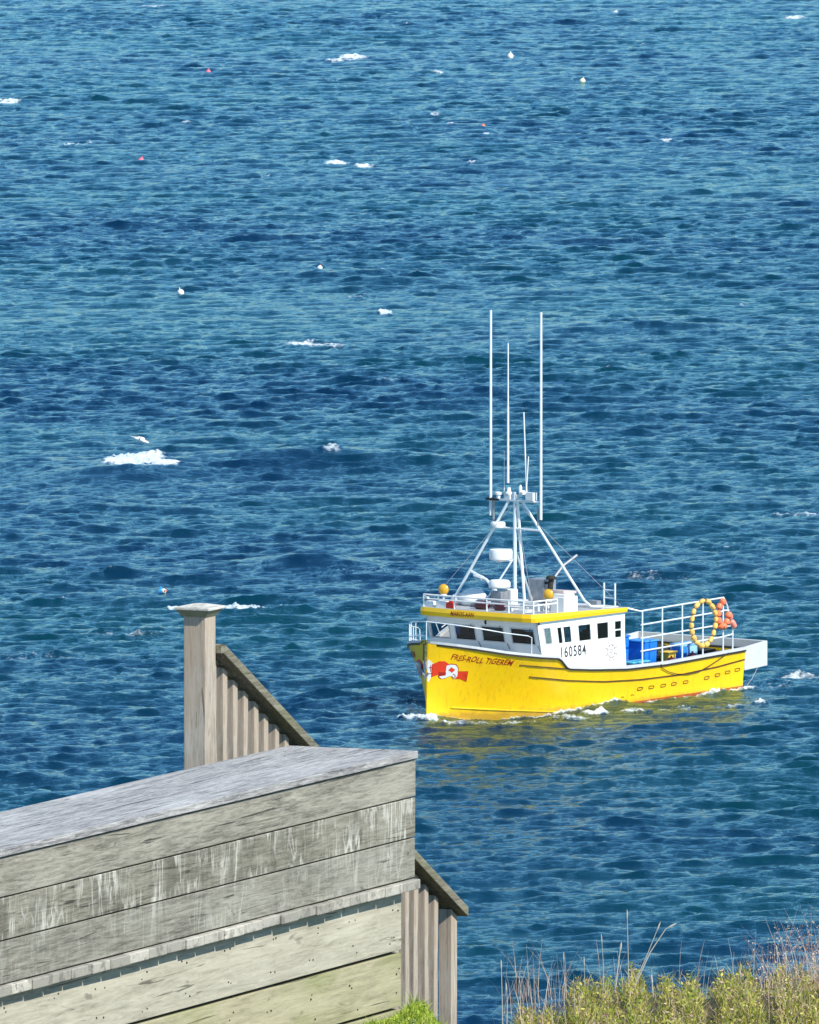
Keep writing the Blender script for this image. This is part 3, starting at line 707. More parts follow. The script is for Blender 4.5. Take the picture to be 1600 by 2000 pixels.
for s in (1,-1):
    panel('side_wall', [TFR,4.5,5.0,5.3,6,7,8,TBK], [Z0,2.7,Z1], sideW, side_fn(s), M['white'], house, (0,-s*.06,0))
    for i, hl in enumerate(sideW):
        bars = []
        if i == 1: bars = [(5.10,5.24,hl[2],hl[3])]
        if i == 4: bars = [(hl[0],hl[1],2.98,3.03)]
        window(hl, side_fn(s), 0, (0,s,0), M['white'] if i != 0 else M['grey_white'], boat, bars)
def front_fn(a, c): return BP(tf(c), a, c)
frW = [(-2.66,-1.72,2.78,3.36),(-1.40,-.42,2.78,3.36),(-.04,1.03,2.79,3.37),(1.42,2.56,2.78,3.37)]
panel('front_wall', [-HWD+.001,HWD-.001], [Z0+.6,Z1], frW, front_fn, M['white'], house, (-.06,0,0))
for hl in frW: window(hl, front_fn, 0, (1,0,.26), M['grey_white'], boat)
backW = [(-2.2,-1.2,2.6,3.3),(-.2,.9,1.2,3.3)]
panel('back_wall', [-HWD+.002,HWD-.002], [.9,Z1], backW, lambda a, c: BP(TBK-.07, a, c), M['white'], house, (-.06,0,0))
b = MB(); b.box(-TBK+.14,-4.15,-2.72,2.72,1.60,1.66); b.box(-5.1,-4.3,-2.5,2.5,1.7,2.68); b.box(-9.2,-5.9,-2.70,-2.1,1.7,2.5)
b.build('console', mat('interior_brown', (.09,.06,.035), .7, dirt=.7, dirtcol=(.03,.02,.015), scale=3), house)
b = MB(); b.box(-7.75,-7.25,1.9,2.45,1.9,2.95); b.box(-7.8,-7.7,1.9,2.45,1.9,3.05); b.build('cabin_seat', mat('orange_seat', (.75,.28,.07), .6), house)
# roof with yellow fascia
b = MB(); out = [(3.16,-2.62),(3.2,-2.8),(3.35,-2.93),(9.35,-2.93),(9.4,-2.9),(9.4,2.9),(9.35,2.93),(3.5,2.95),(3.3,2.90),(3.18,2.78),(3.08,2.4),(3.02,1.5),(3.0,0),(3.04,-1.4)]
def fh(t): return .33-.16*min(max((t-3.4)/5.9,0),1)
n_ = len(out); nb = len(b.v)
for t, w_ in out: b.v.append(BP(t+ (.03 if t < 4 else 0), w_*.995, 3.70))
for t, w_ in out: b.v.append(BP(t, w_, 3.70+fh(t)*.5))
for t, w_ in out: b.v.append(BP(t+(.04 if t < 4 else 0), w_*.99, 3.70+fh(t)))
for k in range(2):
    for i in range(n_):
        j = (i+1) % n_; b.f.append((k*n_+i, k*n_+j, (k+1)*n_+j, (k+1)*n_+i)); b.m.append(0)
b.f.append(tuple(range(n_))); b.m.append(1); b.f.append(tuple(2*n_+i for i in range(n_))); b.m.append(1)
roof = b.build('roof', [M['yellow'], M['deck']], boat)
b = MB(); b.box(-9.2,-3.5,-2.6,2.6,3.87,3.93); b.build('roof_deck', M['grey_white'], roof)
def fas(x, y):
    w_ = -1.15+1.22*x; t = float(np.interp(w_, [-1.4,0,1.5,2.4], [3.04,3.0,3.02,3.08])); return BP(t-.012+.03*(abs(y-.5)), w_, 3.77+y*.19)
lettering('lettering', 'MAROS-AAN', fas, M['red_text'], roof, bold=.01, shear=.25)
def sidetext(t0, t1, z0, z1, w0): return lambda x, y: BP(t0+(t1-t0)*x, w0+max(0,(2.7-(z0+(z1-z0)*y)))*.06+.008, z0+(z1-z0)*y)
lettering('registration_number', '160584', sidetext(5.10,6.74,2.16,2.60,HWD), M['num'], house, bold=.014, spacing=1.15)
lettering('registration_number', '160584', lambda x, y: BP(6.62-1.76*x, -(HWD+.06*(2.7-2.12-.44*y))-.008, 2.12+.44*y), M['num'], house, bold=.014, spacing=1.15)
b = MB(); cx, cz = 8.40, 2.18; wp = lambda r_, a_: BP(cx+r_*math.cos(a_), HWD+.06*(2.7-cz-r_*math.sin(a_))+.006, cz+r_*math.sin(a_))
def flat_ring(r0, r1, n=28):
    for k in range(n):
        a = 2*math.pi*k/n; c = 2*math.pi*(k+1)/n; b.face([wp(r0,a),wp(r1,a),wp(r1,c),wp(r0,c)])
flat_ring(.235,.275); flat_ring(.05,.085)
for k in range(8):
    a = math.pi/8+2*math.pi*k/8
    b.face([wp(.085,a-.12),wp(.40,a-.035),wp(.40,a+.035),wp(.085,a+.12)]); b.face([wp(.34,a-.09),wp(.42,a-.05),wp(.42,a+.05),wp(.34,a+.09)])
b.build('ship_wheel_emblem', M['pale_print'], house)
b = MB(); b.bar(BP(3.4,.35,3.62),BP(3.4,.35,3.70),.05); b.bar(BP(3.35,.35,3.60),BP(3.3,.42,3.52),.045); b.bar(BP(3.6,2.86,3.58),BP(3.6,2.86,3.7),.035)
b.build('deck_light', M['dark'], roof)
b = MB()
for hl in frW[1:]:
    a = hl[1]-.1; b.tube([Vector(front_fn(a,3.45))+Vector((.05,0,0)), Vector(front_fn(a-.15,3.1))+Vector((.06,0,0))], .010, 5)
    b.tube([Vector(front_fn(hl[1]+.12,2.75))+Vector((.04,0,0)), Vector(front_fn(hl[1]+.22,2.5))+Vector((.04,0,0))], .012, 5)
b.build('wiper', M['dark'], house)

# rails ----------------------------------------------------------------
def rail_obj(name, rails, posts, r, m=M['rail'], parent=boat):
    b = MB()
    for p in rails: b.tube(p, r, 8)
    for p, q in posts: b.bar(p, q, r, 8)
    return b.build(name, m, parent, True)
top = []; mid = []; posts = []
for s in (1,-1):
    tr = [0.0,.12,.3,.6,1,1.5,2,2.5,3.0]; pl = [BP(t, s*max(ip(t,WSt)-.08,0), ip(t,ZS)+.86-.02*t) for t in tr]
    end = BP(3.2, s*2.8, ip(3.2,ZS)+.1); pl2 = pl+[BP(3.18, s*2.82, ip(3.2,ZS)+.75), end]
    top.append(pl2)
    if s == -1: mid.append([BP(t, s*max(ip(t,WSt)-.08,0), ip(t,ZS)+.30) for t in tr])
    for t in (.35,.75,1.2,1.7,2.3) if s == -1 else (1.0,2.0):
        posts.append((BP(t, s*(ip(t,WSt)-.08), ip(t,ZS)+.05), BP(t, s*(ip(t,WSt)-.08), ip(t,ZS)+(.86-.02*t))))
posts.append((BP(0,0,2.97), BP(0,0,3.83)))
rail_obj('bow_rail', top+mid, [p for p in posts if not (p[0][1] > 0)], .022)
rp = [9.35,9.89,11.22,12.56,13.95,15.32]; zt = lambda t: 3.70+.15*(t-9.3)/6
wr = 3.27
rails = [[BP(9.36,2.92,3.84),BP(9.75,wr,zt(9.7)),BP(15.36,wr,zt(15.36))]]
for dz in (.56,1.10,1.62): rails.append([BP(9.8 ,wr,zt(9.8)-dz),BP(15.36,wr,zt(15.36)-dz*.985)])
rails += [[BP(15.36,wr,3.33),BP(15.75,wr-.03,3.3)],[BP(15.36,wr,2.80),BP(15.95,wr-.03,2.78)],[BP(15.36,wr,2.26),BP(16.05,wr-.03,2.32)],
          [BP(15.36,wr,3.84),BP(15.6,wr,3.5),BP(15.75,wr-.02,3.1)],[BP(16.0,wr-.02,1.7),BP(16.0,wr-.02,2.66),BP(15.4,wr,2.66)]]
rail_obj('stern_rail', rails, [(BP(t,wr,1.55),BP(t,wr,zt(t))) for t in rp[1:]], .034)
b = MB()
for dt in (0,.42): b.bar(BP(7.9+dt*1.2,-2.3+.0*dt,3.9),BP(7.9+dt*1.2,-2.3,4.95),.035)
lx = 7.9
b = MB()
la = BP(9.55,1.6,0); lb = BP(9.55,2.15,0)
for p in (la, lb): b.bar((p[0],p[1],1.0),(p[0],p[1],4.78),.04)
for k in range(11): b.bar((la[0],la[1],1.3+k*.32),(lb[0],lb[1],1.3+k*.32),.022)
b.build('ladder', M['rail'], boat, True)
# rail around the roof
rr = [BP(3.35,-2.75,4.52),BP(3.28,-1.2,4.52),BP(3.27,0,4.52),BP(3.27,1.5,4.52),BP(3.4,2.72,4.52),BP(4.9,2.78,4.52)]
rl = [Vector(p)+Vector((0,0,-.16)) for p in rr]
ps = [((p[0],p[1],3.93),(p[0],p[1],4.52)) for p in (BP(3.35,-2.75,0),BP(3.33,-2.0,0),BP(3.3,-1.15,0),BP(3.27,.5,0),BP(3.27,1.6,0),BP(3.32,2.3,0),BP(3.42,2.72,0),BP(4.9,2.78,0),BP(4.2,2.76,0))]
rail_obj('roof_rail', [rr, rl], ps, .032, M['white'])
# mast and aerials
MT = 5.78
mast = bpy.data.objects.new('mast', None); link(mast, boat)
b = MB(); b.bar(BP(MT,-.02,3.9),BP(MT,-.02,8.6),.075,10); b.build('pole', M['rail'], mast, True)
b = MB(); b.bar(BP(MT,.08,8.5),BP(6.0,.32,4.0),.06,8); b.build('mast_leg', M['white'], mast, True)
b = MB(); b.bar(BP(MT,-.25,8.35),BP(4.9,-2.55,4.05),.055,8); b.build('mast_leg', M['rail'], mast, True)
b = MB(); b.tube([BP(MT,.25,8.35),BP(7.1,2.45,4.3),BP(7.35,2.6,4.05),BP(8.0,2.75,4.0)],.055,8); b.build('mast_leg', M['rail'], mast, True)
b = MB(); b.bar(BP(MT+.1,-.05,6.2),BP(7.7,-.6,4.0),.045,8); b.build('mast_leg', M['rail'], mast, True)
b = MB(); b.bar(BP(MT-.1,-.05,5.9),BP(4.9,-1.0,4.0),.04,8); b.build('mast_leg', M['rail'], mast, True)
b = MB(); b.bar(BP(MT,-1.15,8.25),BP(MT,1.3,8.25),.045,8); b.box(-MT-.10,-MT+.10,-.8,1.0,8.24,8.30); b.build('crosstree', M['rail'], mast)
b = MB(); b.bar(BP(MT,-1.12,7.15),BP(MT,1.26,7.12),.045,8); b.build('crosstree', M['rail'], mast, True)
b = MB(); b.bar(BP(MT,-1.1,7.3),BP(MT,-1.1,8.3),.05,8); b.build('aerial_bracket', M['steel'], mast, True); b = MB(); b.bar(BP(MT,1.14,7.3),BP(MT,1.14,8.0),.035,8); b.build('aerial_bracket', M['steel'], mast, True)
for w_, z0, z1, r in ((-1.245,7.6,15.83,.058),(1.285,7.55,15.85,.058),(-.37,8.95,12.0,.05),(-.37,12.0,14.55,.030),(.42,8.3,11.82,.032),(.66,8.6,10.06,.028),(-.56,8.3,10.24,.016)):
    b = MB(); dw = .16 if abs(w_-.42) < .01 else (-.12 if abs(w_-.66) < .01 else 0)
    b.tube([BP(MT,w_+dw,z0),BP(MT,w_+dw*.5,(z0+z1)/2),BP(MT,w_,z1)], r, 8, True, r*.8); b.build('aerial', M['white'], mast, True)
b = MB()
b.lathe([(.08,0),(.09,.14),(.14,.16),(.14,.24),(.07,.27)],BP(MT,-.85,8.30)); b.lathe([(.12,0),(.15,.08),(.09,.14),(.07,.30)],BP(MT,-.33,8.46)); b.lathe([(.07,0),(.07,.4),(.02,.48)],BP(MT,.26,8.42))
b.lathe([(.13,0),(.13,.10),(.05,.17)],BP(MT,.42,8.52)); b.box(-MT-.14,-MT+.14,.62,.98,8.31,8.62); b.box(-MT-.1,-MT+.1,-.5,-.2,8.30,8.48); b.build('masthead_light', M['white'], mast, True)
for q in ((3.4,-2.7,3.95),(3.5,2.7,3.95),(9.2,-2.7,3.95),(9.2,2.7,3.95)):
    b = MB(); b.bar(BP(MT,.0,8.2), BP(*q), .010, 5); b.build('stay_wire', M['steel'], mast)
b = MB(); b.box(-MT-.09,-MT+.12,-1.42,-.75,8.22,8.30); b.build('clamp', M['dark'], mast)
b = MB(); b.lathe([(.28,0),(.30,.06),(.30,.16),(.26,.22)],BP(MT-.2,-.72,7.16),n=20); b.build('radar_dome', M['white'], mast, True)
b = MB(); b.lathe([(.42,0),(.47,.05),(.47,.36),(.44,.42)],BP(MT-.75,-.15,5.92),n=24); b.box(-MT+.1,-MT+.95,-.22,-.08,5.84,5.91); b.build('radar_dome', M['white'], mast, True)
b = MB(); b.lathe([(.38,0),(.44,.06),(.44,.22),(.36,.32)],BP(4.75,-.0,4.82),n=24)
rd = b.build('radar_dome', M['white'], boat, True)
b = MB(); b.box(-4.98,-4.50,-.26,.26,3.93,4.70); b.build('radar_base', M['steel'], rd, bevel=.02)
b = MB(); b.box(-5.5,-5.05,-.05,.35,3.93,4.75); b.build('locker', M['white'], boat, bevel=.02)
def lamp(t, w_, z, ang):
    b = MB(); ax = Vector((math.cos(ang), math.sin(ang), 0)); c = Vector(BP(t, w_, z))
    b.lathe([(.10,-.16),(.19,-.10),(.23,.0),(.22,.03)], c, ax, 20); o = b.build('searchlight', M['golddark'], boat, True)
    b = MB(); b.lathe([(.215,.031),(.17,.09),(.04,.12)], c, ax, 20); b.build('lens', M['gold'], o, True)
    b = MB(); b.bar(c+Vector((0,0,-.2)), c+Vector((0,0,3.93-z)), .035); b.bar(c+Vector((-.02,0,-.27)), c+Vector((-.02,0,-.18)), .12); b.build('stand', M['white'], o, True)
lamp(3.75,-2.05,4.72,R(15)); lamp(4.95,2.3,4.68,R(15))
b = MB(); b.box(-6.3,-5.4,2.05,2.75,3.93,4.55); b.box(-6.15,-5.5,2.1,2.7,4.55,4.66); b.build('roof_locker', M['white'], boat, bevel=.03)
b = MB(); b.hexa([BP(6.6,1.65,4.62),BP(6.6,2.45,4.62),BP(5.75,2.45,4.68),BP(5.75,1.65,4.68),BP(6.6,1.65,4.72),BP(6.6,2.45,4.72),BP(5.75,2.45,4.78),BP(5.75,1.65,4.78)]); b.build('locker_lid', mat('pinkish_lid', (.62,.48,.44), .5), boat)
b = MB(); b.box(-6.55,-5.8,1.7,2.4,3.93,4.62); b.build('roof_locker', M['white'], boat, bevel=.02)
b = MB(); b.box(-8.4,-7.6,-.75,.05,3.93,4.95); b.build('stack_casing', M['steel'], boat, bevel=.02)
b = MB(); b.tube([BP(7.7,.30,3.95),BP(7.7,.30,4.75),BP(7.75,.32,5.0)], .11, 10); b.lathe([(.2,0),(.22,.05),(.16,.14)],BP(7.72,.32,4.98)); b.bar(BP(7.7,.3,4.85),BP(7.7,-.3,4.75),.05); b.bar(BP(7.2,.1,3.95),BP(7.6,.6,4.4),.06); b.build('exhaust', M['dark'], boat, True)
b = MB(); b.tube([BP(7.8,.42,5.05),BP(8.2,.55,5.5),BP(8.8,.8,5.9)], .055, 8); b.build('exhaust_pipe', M['steel'], boat, True)
b = MB(); b.tube([BP(7.0,-3.2,5.15),BP(7.0,-2.4,4.85),BP(7.0,-1.6,4.15)], .07, 8); b.tube([BP(7.0,-3.0,5.0),BP(7.0,-2.6,4.9)], .11, 8); b.build('hauler_davit', M['rail'], boat, True)
b = MB(); b.bar(BP(3.6,-2.95,4.42),BP(3.2,-2.4,4.40),.05); b.box(-3.75,-3.35,-2.72,-2.3,3.93,4.25); b.box(-3.6,-3.3,-2.1,-1.6,3.93,4.3); b.build('roof_speaker', M['white'], boat, bevel=.02)
b = MB(); b.box(-4.5,-3.9,.7,1.2,3.93,4.22); b.box(-4.3,-3.7,1.5,2.1,3.93,4.12); b.bar(BP(3.9,.9,4.2),BP(3.9,2.1,4.2),.04); b.box(-5.2,-4.8,1.2,1.9,3.93,4.3); b.build('roof_hatch', M['grey_white'], boat, bevel=.02)
b = MB(); b.bar(BP(7.3,1.6,4.0),BP(7.7,2.5,4.0),.045); b.box(-8.3,-8.0,2.0,2.4,3.93,4.2); b.build('roof_gear', M['steel'], boat)
# stern extension
b = MB(); z0a, z1a = .78, 1.62; z0b, z1b = .86, 1.88; t0, t1 = 16.76, 18.32; we = 3.30
for s in (1,-1):
    b.hexa([BP(t0,s*we,z0a),BP(t1,s*we,z0b),BP(t1,s*(we-.14),z0b),BP(t0,s*(we-.14),z0a),BP(t0,s*we,z1a+.10),BP(t1,s*we,z1b),BP(t1,s*(we-.14),z1b),BP(t0,s*(we-.14),z1a+.10)])
b.box(-t1,-t1+.14,-we+.141,we-.141,z0b,z1b); b.hexa([BP(t0,-we+.15,z0a),BP(t0,we-.15,z0a),BP(t1-.15,we-.15,z0b),BP(t1-.15,-we+.15,z0b),BP(t0,-we+.15,z0a+.1),BP(t0,we-.15,z0a+.1),BP(t1-.15,we-.15,z0b+.1),BP(t1-.15,-we+.15,z0b+.1)])
b.build('stern_extension', M['grey_white'], boat, bevel=.02)
b = MB(); b.box(-t1+.142,-t1+.20,-we+.2,we-.2,.98,1.55); b.build('dark_liner', M['dark'], boat)
b = MB(); b.box(-16.72,-16.60,-3.1,3.1,.91,1.52); b.build('dark_liner', M['dark'], boat)
b = MB(); b.tube([BP(17.6,3.32,.82),BP(17.2,3.34,.4),BP(16.8,3.34,.12)], .014, 6); b.build('stern_line', M['steel'], boat)
b = MB(); b.tube([BP(t, HW(max(t,9),z)+.05, z) for t, z in ((10.9,1.5),(11.0,1.34),(11.5,1.14),(12.1,1.0),(12.9,.93),(13.6,.98),(14.3,1.17),(14.9,1.38),(15.5,1.60))], .016, 6); b.build('mooring_line', M['dark'], boat)

# ------------------------------------------------------------------ loose gear on the boat (each its own thing)
def on_boat(t, w_, z): v = STEM + AX*t + PX*w_; return Vector((v.x, v.y, z))
def gear(name, label, cat, t, w_, z, rz=0, group=None): return thing(name, label, cat, on_boat(t, w_, z), BOAT_RZ+rz, group)
def balloon(t, w_, z, ln, r, label, ang, lie=True):
    o = gear('buoy', label, 'buoy', t, w_, z, ang, 'maroon inflatable buoys')
    b = MB(); ax = Vector((0,1,0)) if lie else Vector((0,0,1)); 
    b.lathe([(r*.25,-ln/2),(r*.7,-ln*.40),(r*.97,-ln*.2),(r,0),(r*.95,ln*.2),(r*.6,ln*.38),(r*.22,ln*.45)], (0,0,0), ax, 18); bo = b.build('float', M['maroon'], o, True)
    b = MB(); b.lathe([(r*.2,ln*.45),(r*.22,ln*.6),(r*.1,ln*.62)], (0,0,0), ax, 10); b.build('eye', M['maroon'], bo, True)
balloon(3.95,-.25,4.18,.82,.20,'maroon inflatable buoy lying on the wheelhouse roof beside the red can',0)
balloon(4.0,.72,4.16,.78,.19,'dark maroon inflatable buoy on the roof, the one nearer the radar',.2)
balloon(12.2,3.0,1.50,.34,.19,'small maroon buoy below the yellow crate on the stern gunwale',0,False)
balloon(13.75,2.9,1.55,.36,.22,'round maroon buoy in front of the blue barrel at the stern',0,False)
o = gear('fuel_can', 'small red can on the front edge of the wheelhouse roof', 'can', 3.45,-1.45,3.93)
b = MB(); b.box(-.13,.13,-.17,.17,0,.34); b.build('can_body', M['red'], o, bevel=.03); b = MB(); b.bar((0,.08,.34),(0,.08,.42),.04); b.bar((0,-.1,.36),(0,.03,.36),.02); b.build('spout', M['red'], o)
o = gear('life_raft', 'white covered life raft on the wheelhouse roof behind the rail', 'life raft', 5.3,-1.75,3.93)
b = MB(); b.ball((0,0,.32),.55,(1.0,1.15,.75),22,.03); b.ball((.1,-.65,.25),.36,(1,.9,.8),16,.03); b.build('raft_cover', M['white'], o, True)
b = MB(); b.box(-.5,.5,-.9,.6,0,.08); b.build('cradle', M['steel'], o)
def bin_(label, t, w_, z, sx, sy, sz, m, rz=0, lid=None, name='fish_bin', cat='bin', grp='plastic bins on the stern deck'):
    o = gear(name, label, cat, t, w_, z, rz, grp); b = MB(); e = .05
    b.hexa([(-sx+e,-sy+e,0),(sx-e,-sy+e,0),(sx-e,sy-e,0),(-sx+e,sy-e,0),(-sx,-sy,sz-.05),(sx,-sy,sz-.05),(sx,sy,sz-.05),(-sx,sy,sz-.05)]); b.build('bin_body', m, o, bevel=.04)
    b = MB(); b.box(-sx-.04,sx+.04,-sy-.04,sy+.04,sz-.049,sz+.03); b.build('lid', lid or m, o, bevel=.03); return o
bin_('deep blue bin with a lid, beside the wheelhouse back wall', 10.05,1.7,.9,.42,.5,1.7,M['blue'],.1)
bin_('tall bright blue bin, second behind the wheelhouse', 11.45,2.1,.9,.42,.45,1.45,M['blue'],0,mat('pale_lid',(.05,.3,.8),.4))
bin_('dark bin between the tall blue bin and the yellow crate', 12.4,1.6,.9,.40,.4,.75,M['dark'])
bin_('flat pale blue crate heaped with cyan rope, against the wheelhouse', 10.2,2.72,1.2,.55,.25,.42,M['cyan'],0,M['cyan'],'rope_crate','crate',None)
bin_('yellow crate on the stern deck beside the maroon buoy', 12.5,2.6,1.35,.26,.24,.48,mat('yellow_crate',(.8,.5,.06),.5),0,None,'yellow_crate','crate',None)
def barrel(label, t, w_, z, r, hh, m):
    o = gear('barrel', label, 'barrel', t, w_, z, 0, 'blue barrels near the stern'); b = MB()
    b.lathe([(r*.92,0),(r,.06),(r,hh*.33),(r*1.03,hh*.36),(r,hh*.4),(r,hh*.66),(r*1.03,hh*.7),(r,hh*.74),(r*.98,hh*.95),(r*.9,hh)],n=20); b.build('barrel_body', m, o, True)
    b = MB(); b.lathe([(r*1.04,hh*.93),(r*1.06,hh*.97),(r*1.0,hh*1.02)],n=20); b.build('rim', M['paleblue'], o, True)
barrel('bright blue barrel behind the stern rail, next to the yellow crate', 13.55,2.35,.9,.34,1.15,M['blue'])
barrel('pale blue barrel behind the round maroon buoy', 14.35,2.25,.9,.36,1.15,M['paleblue'])
bin_('black bin nearest the stern, below the orange floats', 15.3,2.2,.9,.36,.4,.78,M['dark'],0,M['dark'])
o = gear('trap_pile', 'low dark heap of fishing gear in the middle of the stern deck', 'gear', 14.4,.6,.9)
b = MB()
for k in range(26): b.ball((random.uniform(-2.1,1.6),random.uniform(-1.3,.9),random.uniform(.1,.75)),random.uniform(.25,.42),(1,1,.7),10,.08)
b.build('gear_heap', M['dark'], o, True)
# looped strings of floats hanging on the stern rail
def string_of(label, pts, r, m, squash=1.25, rope=M['black']):
    c = sum((Vector(BP(*p)) for p in pts), Vector())/len(pts); o = gear('float_string', label, 'floats', -c.x, c.y, c.z)
    P_ = [Vector(BP(*p))-c for p in pts]; b = MB(); b.tube(P_, .022, 6); b.build('rope', rope, o)
    for a, d in zip(P_[:-1], P_[1:]):
        ax = d-a; ln = ax.length; b = MB(); rr = r*random.uniform(.88,1.1); hl = ln*.44
        b.lathe([(rr*.3,-hl),(rr*.85,-hl*.7),(rr,0),(rr*.85,hl*.7),(rr*.3,hl)], (a+d)/2, ax, 12); b.build('float', m, o, True)
w0 = 3.36
string_of('long loop of yellow floats hanging over the stern rail', [(13.95,w0,3.86),(13.6,w0,3.78),(13.27,w0,3.58),(13.15,w0,3.3),(13.08,w0,3.02),(13.06,w0,2.76),(13.14,w0,2.5),(13.3,w0,2.24),(13.6,w0,2.06),(13.9,w0,1.98),(14.25,w0,2.1),(14.5,w0,2.34),(14.62,w0,2.62),(14.72,w0,2.9),(14.72,w0,3.15),(14.6,w0,3.42),(14.35,w0,3.68),(14.05,w0,3.86)], .108, M['float'])
w0 = 3.38
string_of('orange and pink floats bunched at the stern corner of the rail', [(15.3,w0,3.72),(15.0,w0,3.66),(14.85,w0,3.40),(14.82,w0,3.1),(14.9,w0,2.82),(15.1,w0,2.66),(15.35,w0,2.74),(15.5,w0,3.0),(15.6,w0,3.26)], .15, M['orange'])
string_of('two long pink floats hanging low off the stern rail end', [(15.62,3.3,3.25),(15.80,3.3,2.92),(16.1,3.3,2.55)], .14, M['pink'])

# ------------------------------------------------------------------ buoys on the water
def sea_buoy(px, py, r, label, m, m2=None, tilt=.25):
    c = sea_pt(px, py); z = sea_h(c.x, c.y)
    o = thing('marker_buoy', label, 'buoy', (c.x, c.y, z+r*.35), random.uniform(0,6), 'lobster buoys afloat'); o.rotation_euler = (tilt, .1, random.uniform(0,6))
    b = MB(); b.lathe([(r*.4,-r*.95),(r*.85,-r*.6),(r,0),(r*.9,r*.45),(r*.5,r*.85),(r*.25,r*.95)],n=16); f = b.build('float', m, o, True)
    b = MB(); b.bar((0,0,r*.9),(0,0,r*1.5),r*.14); b.build('spindle', m2 or m, o)
    return o
sea_buoy(997,111,.26,'white buoy at upper right, the higher of the two pale ones',M['buoywhite'])
sea_buoy(1138,160,.24,'cream buoy high up on the right, below and right of the white one',M['buoyyellow'])
sea_buoy(407,141,.20,'small pink buoy in the far water at upper left',M['buoypink'])
sea_buoy(944,247,.19,'small orange buoy between whitecaps in the upper middle',M['orange'])
sea_buoy(276,314,.23,'pinkish red buoy on the left, the larger of the two pink ones',M['buoypink'])
sea_buoy(353,576,.20,'round white buoy alone on the left, above the whitecap',M['buoywhite'])
sea_buoy(625,527,.16,'small white buoy in a dark wave trough, left of the aerials',M['buoywhite'],M['orange'])
o = sea_buoy(316,1159,.17,'bright blue buoy with white and red end, above the post',mat('buoy_blue',(.02,.42,.85),.4))
b = MB(); b.lathe([(.1,.1),(.12,.18),(.08,.26)],(.06,.0,.05),(1,0,.3)); b.build('float_end', M['buoywhite'], o, True)
b = MB(); b.bar((.33,0,.13),(.5,0,.18),.04); b.build('stick', M['orange'], o)

# ------------------------------------------------------------------ the gull flying low over the water
gp = at_px(275, 859, 545.0)
gull = thing('seagull', 'white seagull gliding low above the breaking wave', 'bird', gp, 0)
b = MB()
L0 = Vector((-.33,0,.10)); 
prof = [(-.36,.01),(-.30,.035),(-.18,.075),(0,.10),(.16,.085),(.25,.05),(.29,.055),(.34,.05),(.38,.02)]
ax = Vector((.93,0,-.36)).normalized()
b.lathe([(r_,x_) for x_, r_ in prof], (0,0,0), ax, 14); body = b.build('body', M['gull'], gull, True)
for s in (1,-1):
    b = MB(); sec = [(0,.09,-.06,.02),(.22,.13,-.07,.10),(.42,.08,-.10,.07),(.66,-.10,-.16,-.03)]
    for (y0,f0,k0,z0),(y1,f1,k1,z1) in zip(sec[:-1],sec[1:]):
        p = [(f0,s*y0,z0+.03-f0*.3),(f1,s*y1,z1+.03-f1*.3),(k1,s*y1,z1+.03-k1*.3),(k0,s*y0,z0+.03-k0*.3)]
        b.hexa([(q[0],q[1],q[2]-.012) for q in p]+[(q[0],q[1],q[2]+.012) for q in p])
    wg = b.build('wing', [M['gullgrey'] if s == 1 else M['gull']], gull)
    wg.rotation_euler = (0,0,0)
b = MB(); b.lathe([(.018,0),(.012,.05),(.003,.08)], ax*.37, ax, 8); b.build('beak', M['beak'], gull)
b = MB(); q = ax*-.34
b.hexa([(q.x+.06,-.03,q.z-.012),(q.x-.14,-.09,q.z+.04),(q.x-.14,.09,q.z+.04),(q.x+.06,.03,q.z-.012),(q.x+.06,-.03,q.z+.005),(q.x-.14,-.09,q.z+.055),(q.x-.14,.09,q.z+.055),(q.x+.06,.03,q.z+.005)])
b.build('tail', M['gull'], gull)
gull.rotation_euler = (0,0,.25); gull.scale = (1.0,1,1)

# ------------------------------------------------------------------ vegetation on the near slope
def leafmat(name, c1, c2, c3):
    m = bpy.data.materials.new(name); m.use_nodes = True; n = m.node_tree.nodes; l = m.node_tree.links; p = n["Principled BSDF"]
    p.inputs["Roughness"].default_value = .6; p.inputs["Specular IOR Level"].default_value = .3
    g = n.new("ShaderNodeNewGeometry"); cr = n.new("ShaderNodeValToRGB"); e = cr.color_ramp.elements
    e[0].color = (*c1,1); e[1].color = (*c3,1); x = cr.color_ramp.elements.new(.5); x.color = (*c2,1)
    l.new(g.outputs["Random Per Island"], cr.inputs[0]); l.new(cr.outputs[0], p.inputs["Base Color"])
    tl = n.new("ShaderNodeBsdfTranslucent"); l.new(cr.outputs[0], tl.inputs[0]); mx = n.new("ShaderNodeMixShader"); mx.inputs[0].default_value = .3
    l.new(p.outputs[0], mx.inputs[1]); l.new(tl.outputs[0], mx.inputs[2]); l.new(mx.outputs[0], n["Material Output"].inputs[0]); return m
M['leaf'] = leafmat('scrub_leaf', (.07,.075,.012), (.36,.34,.04), (.70,.62,.18))
M['leafg'] = leafmat('green_leaf', (.12,.18,.02), (.30,.38,.04), (.50,.54,.12))
M['dry'] = leafmat('dry_grass', (.36,.21,.13), (.58,.40,.28), (.72,.58,.44))
M['straw'] = leafmat('pale_straw', (.42,.40,.34), (.60,.58,.50), (.72,.70,.62))
M['turf'] = leafmat('turf_blade', (.10,.17,.01), (.28,.40,.03), (.50,.58,.10))
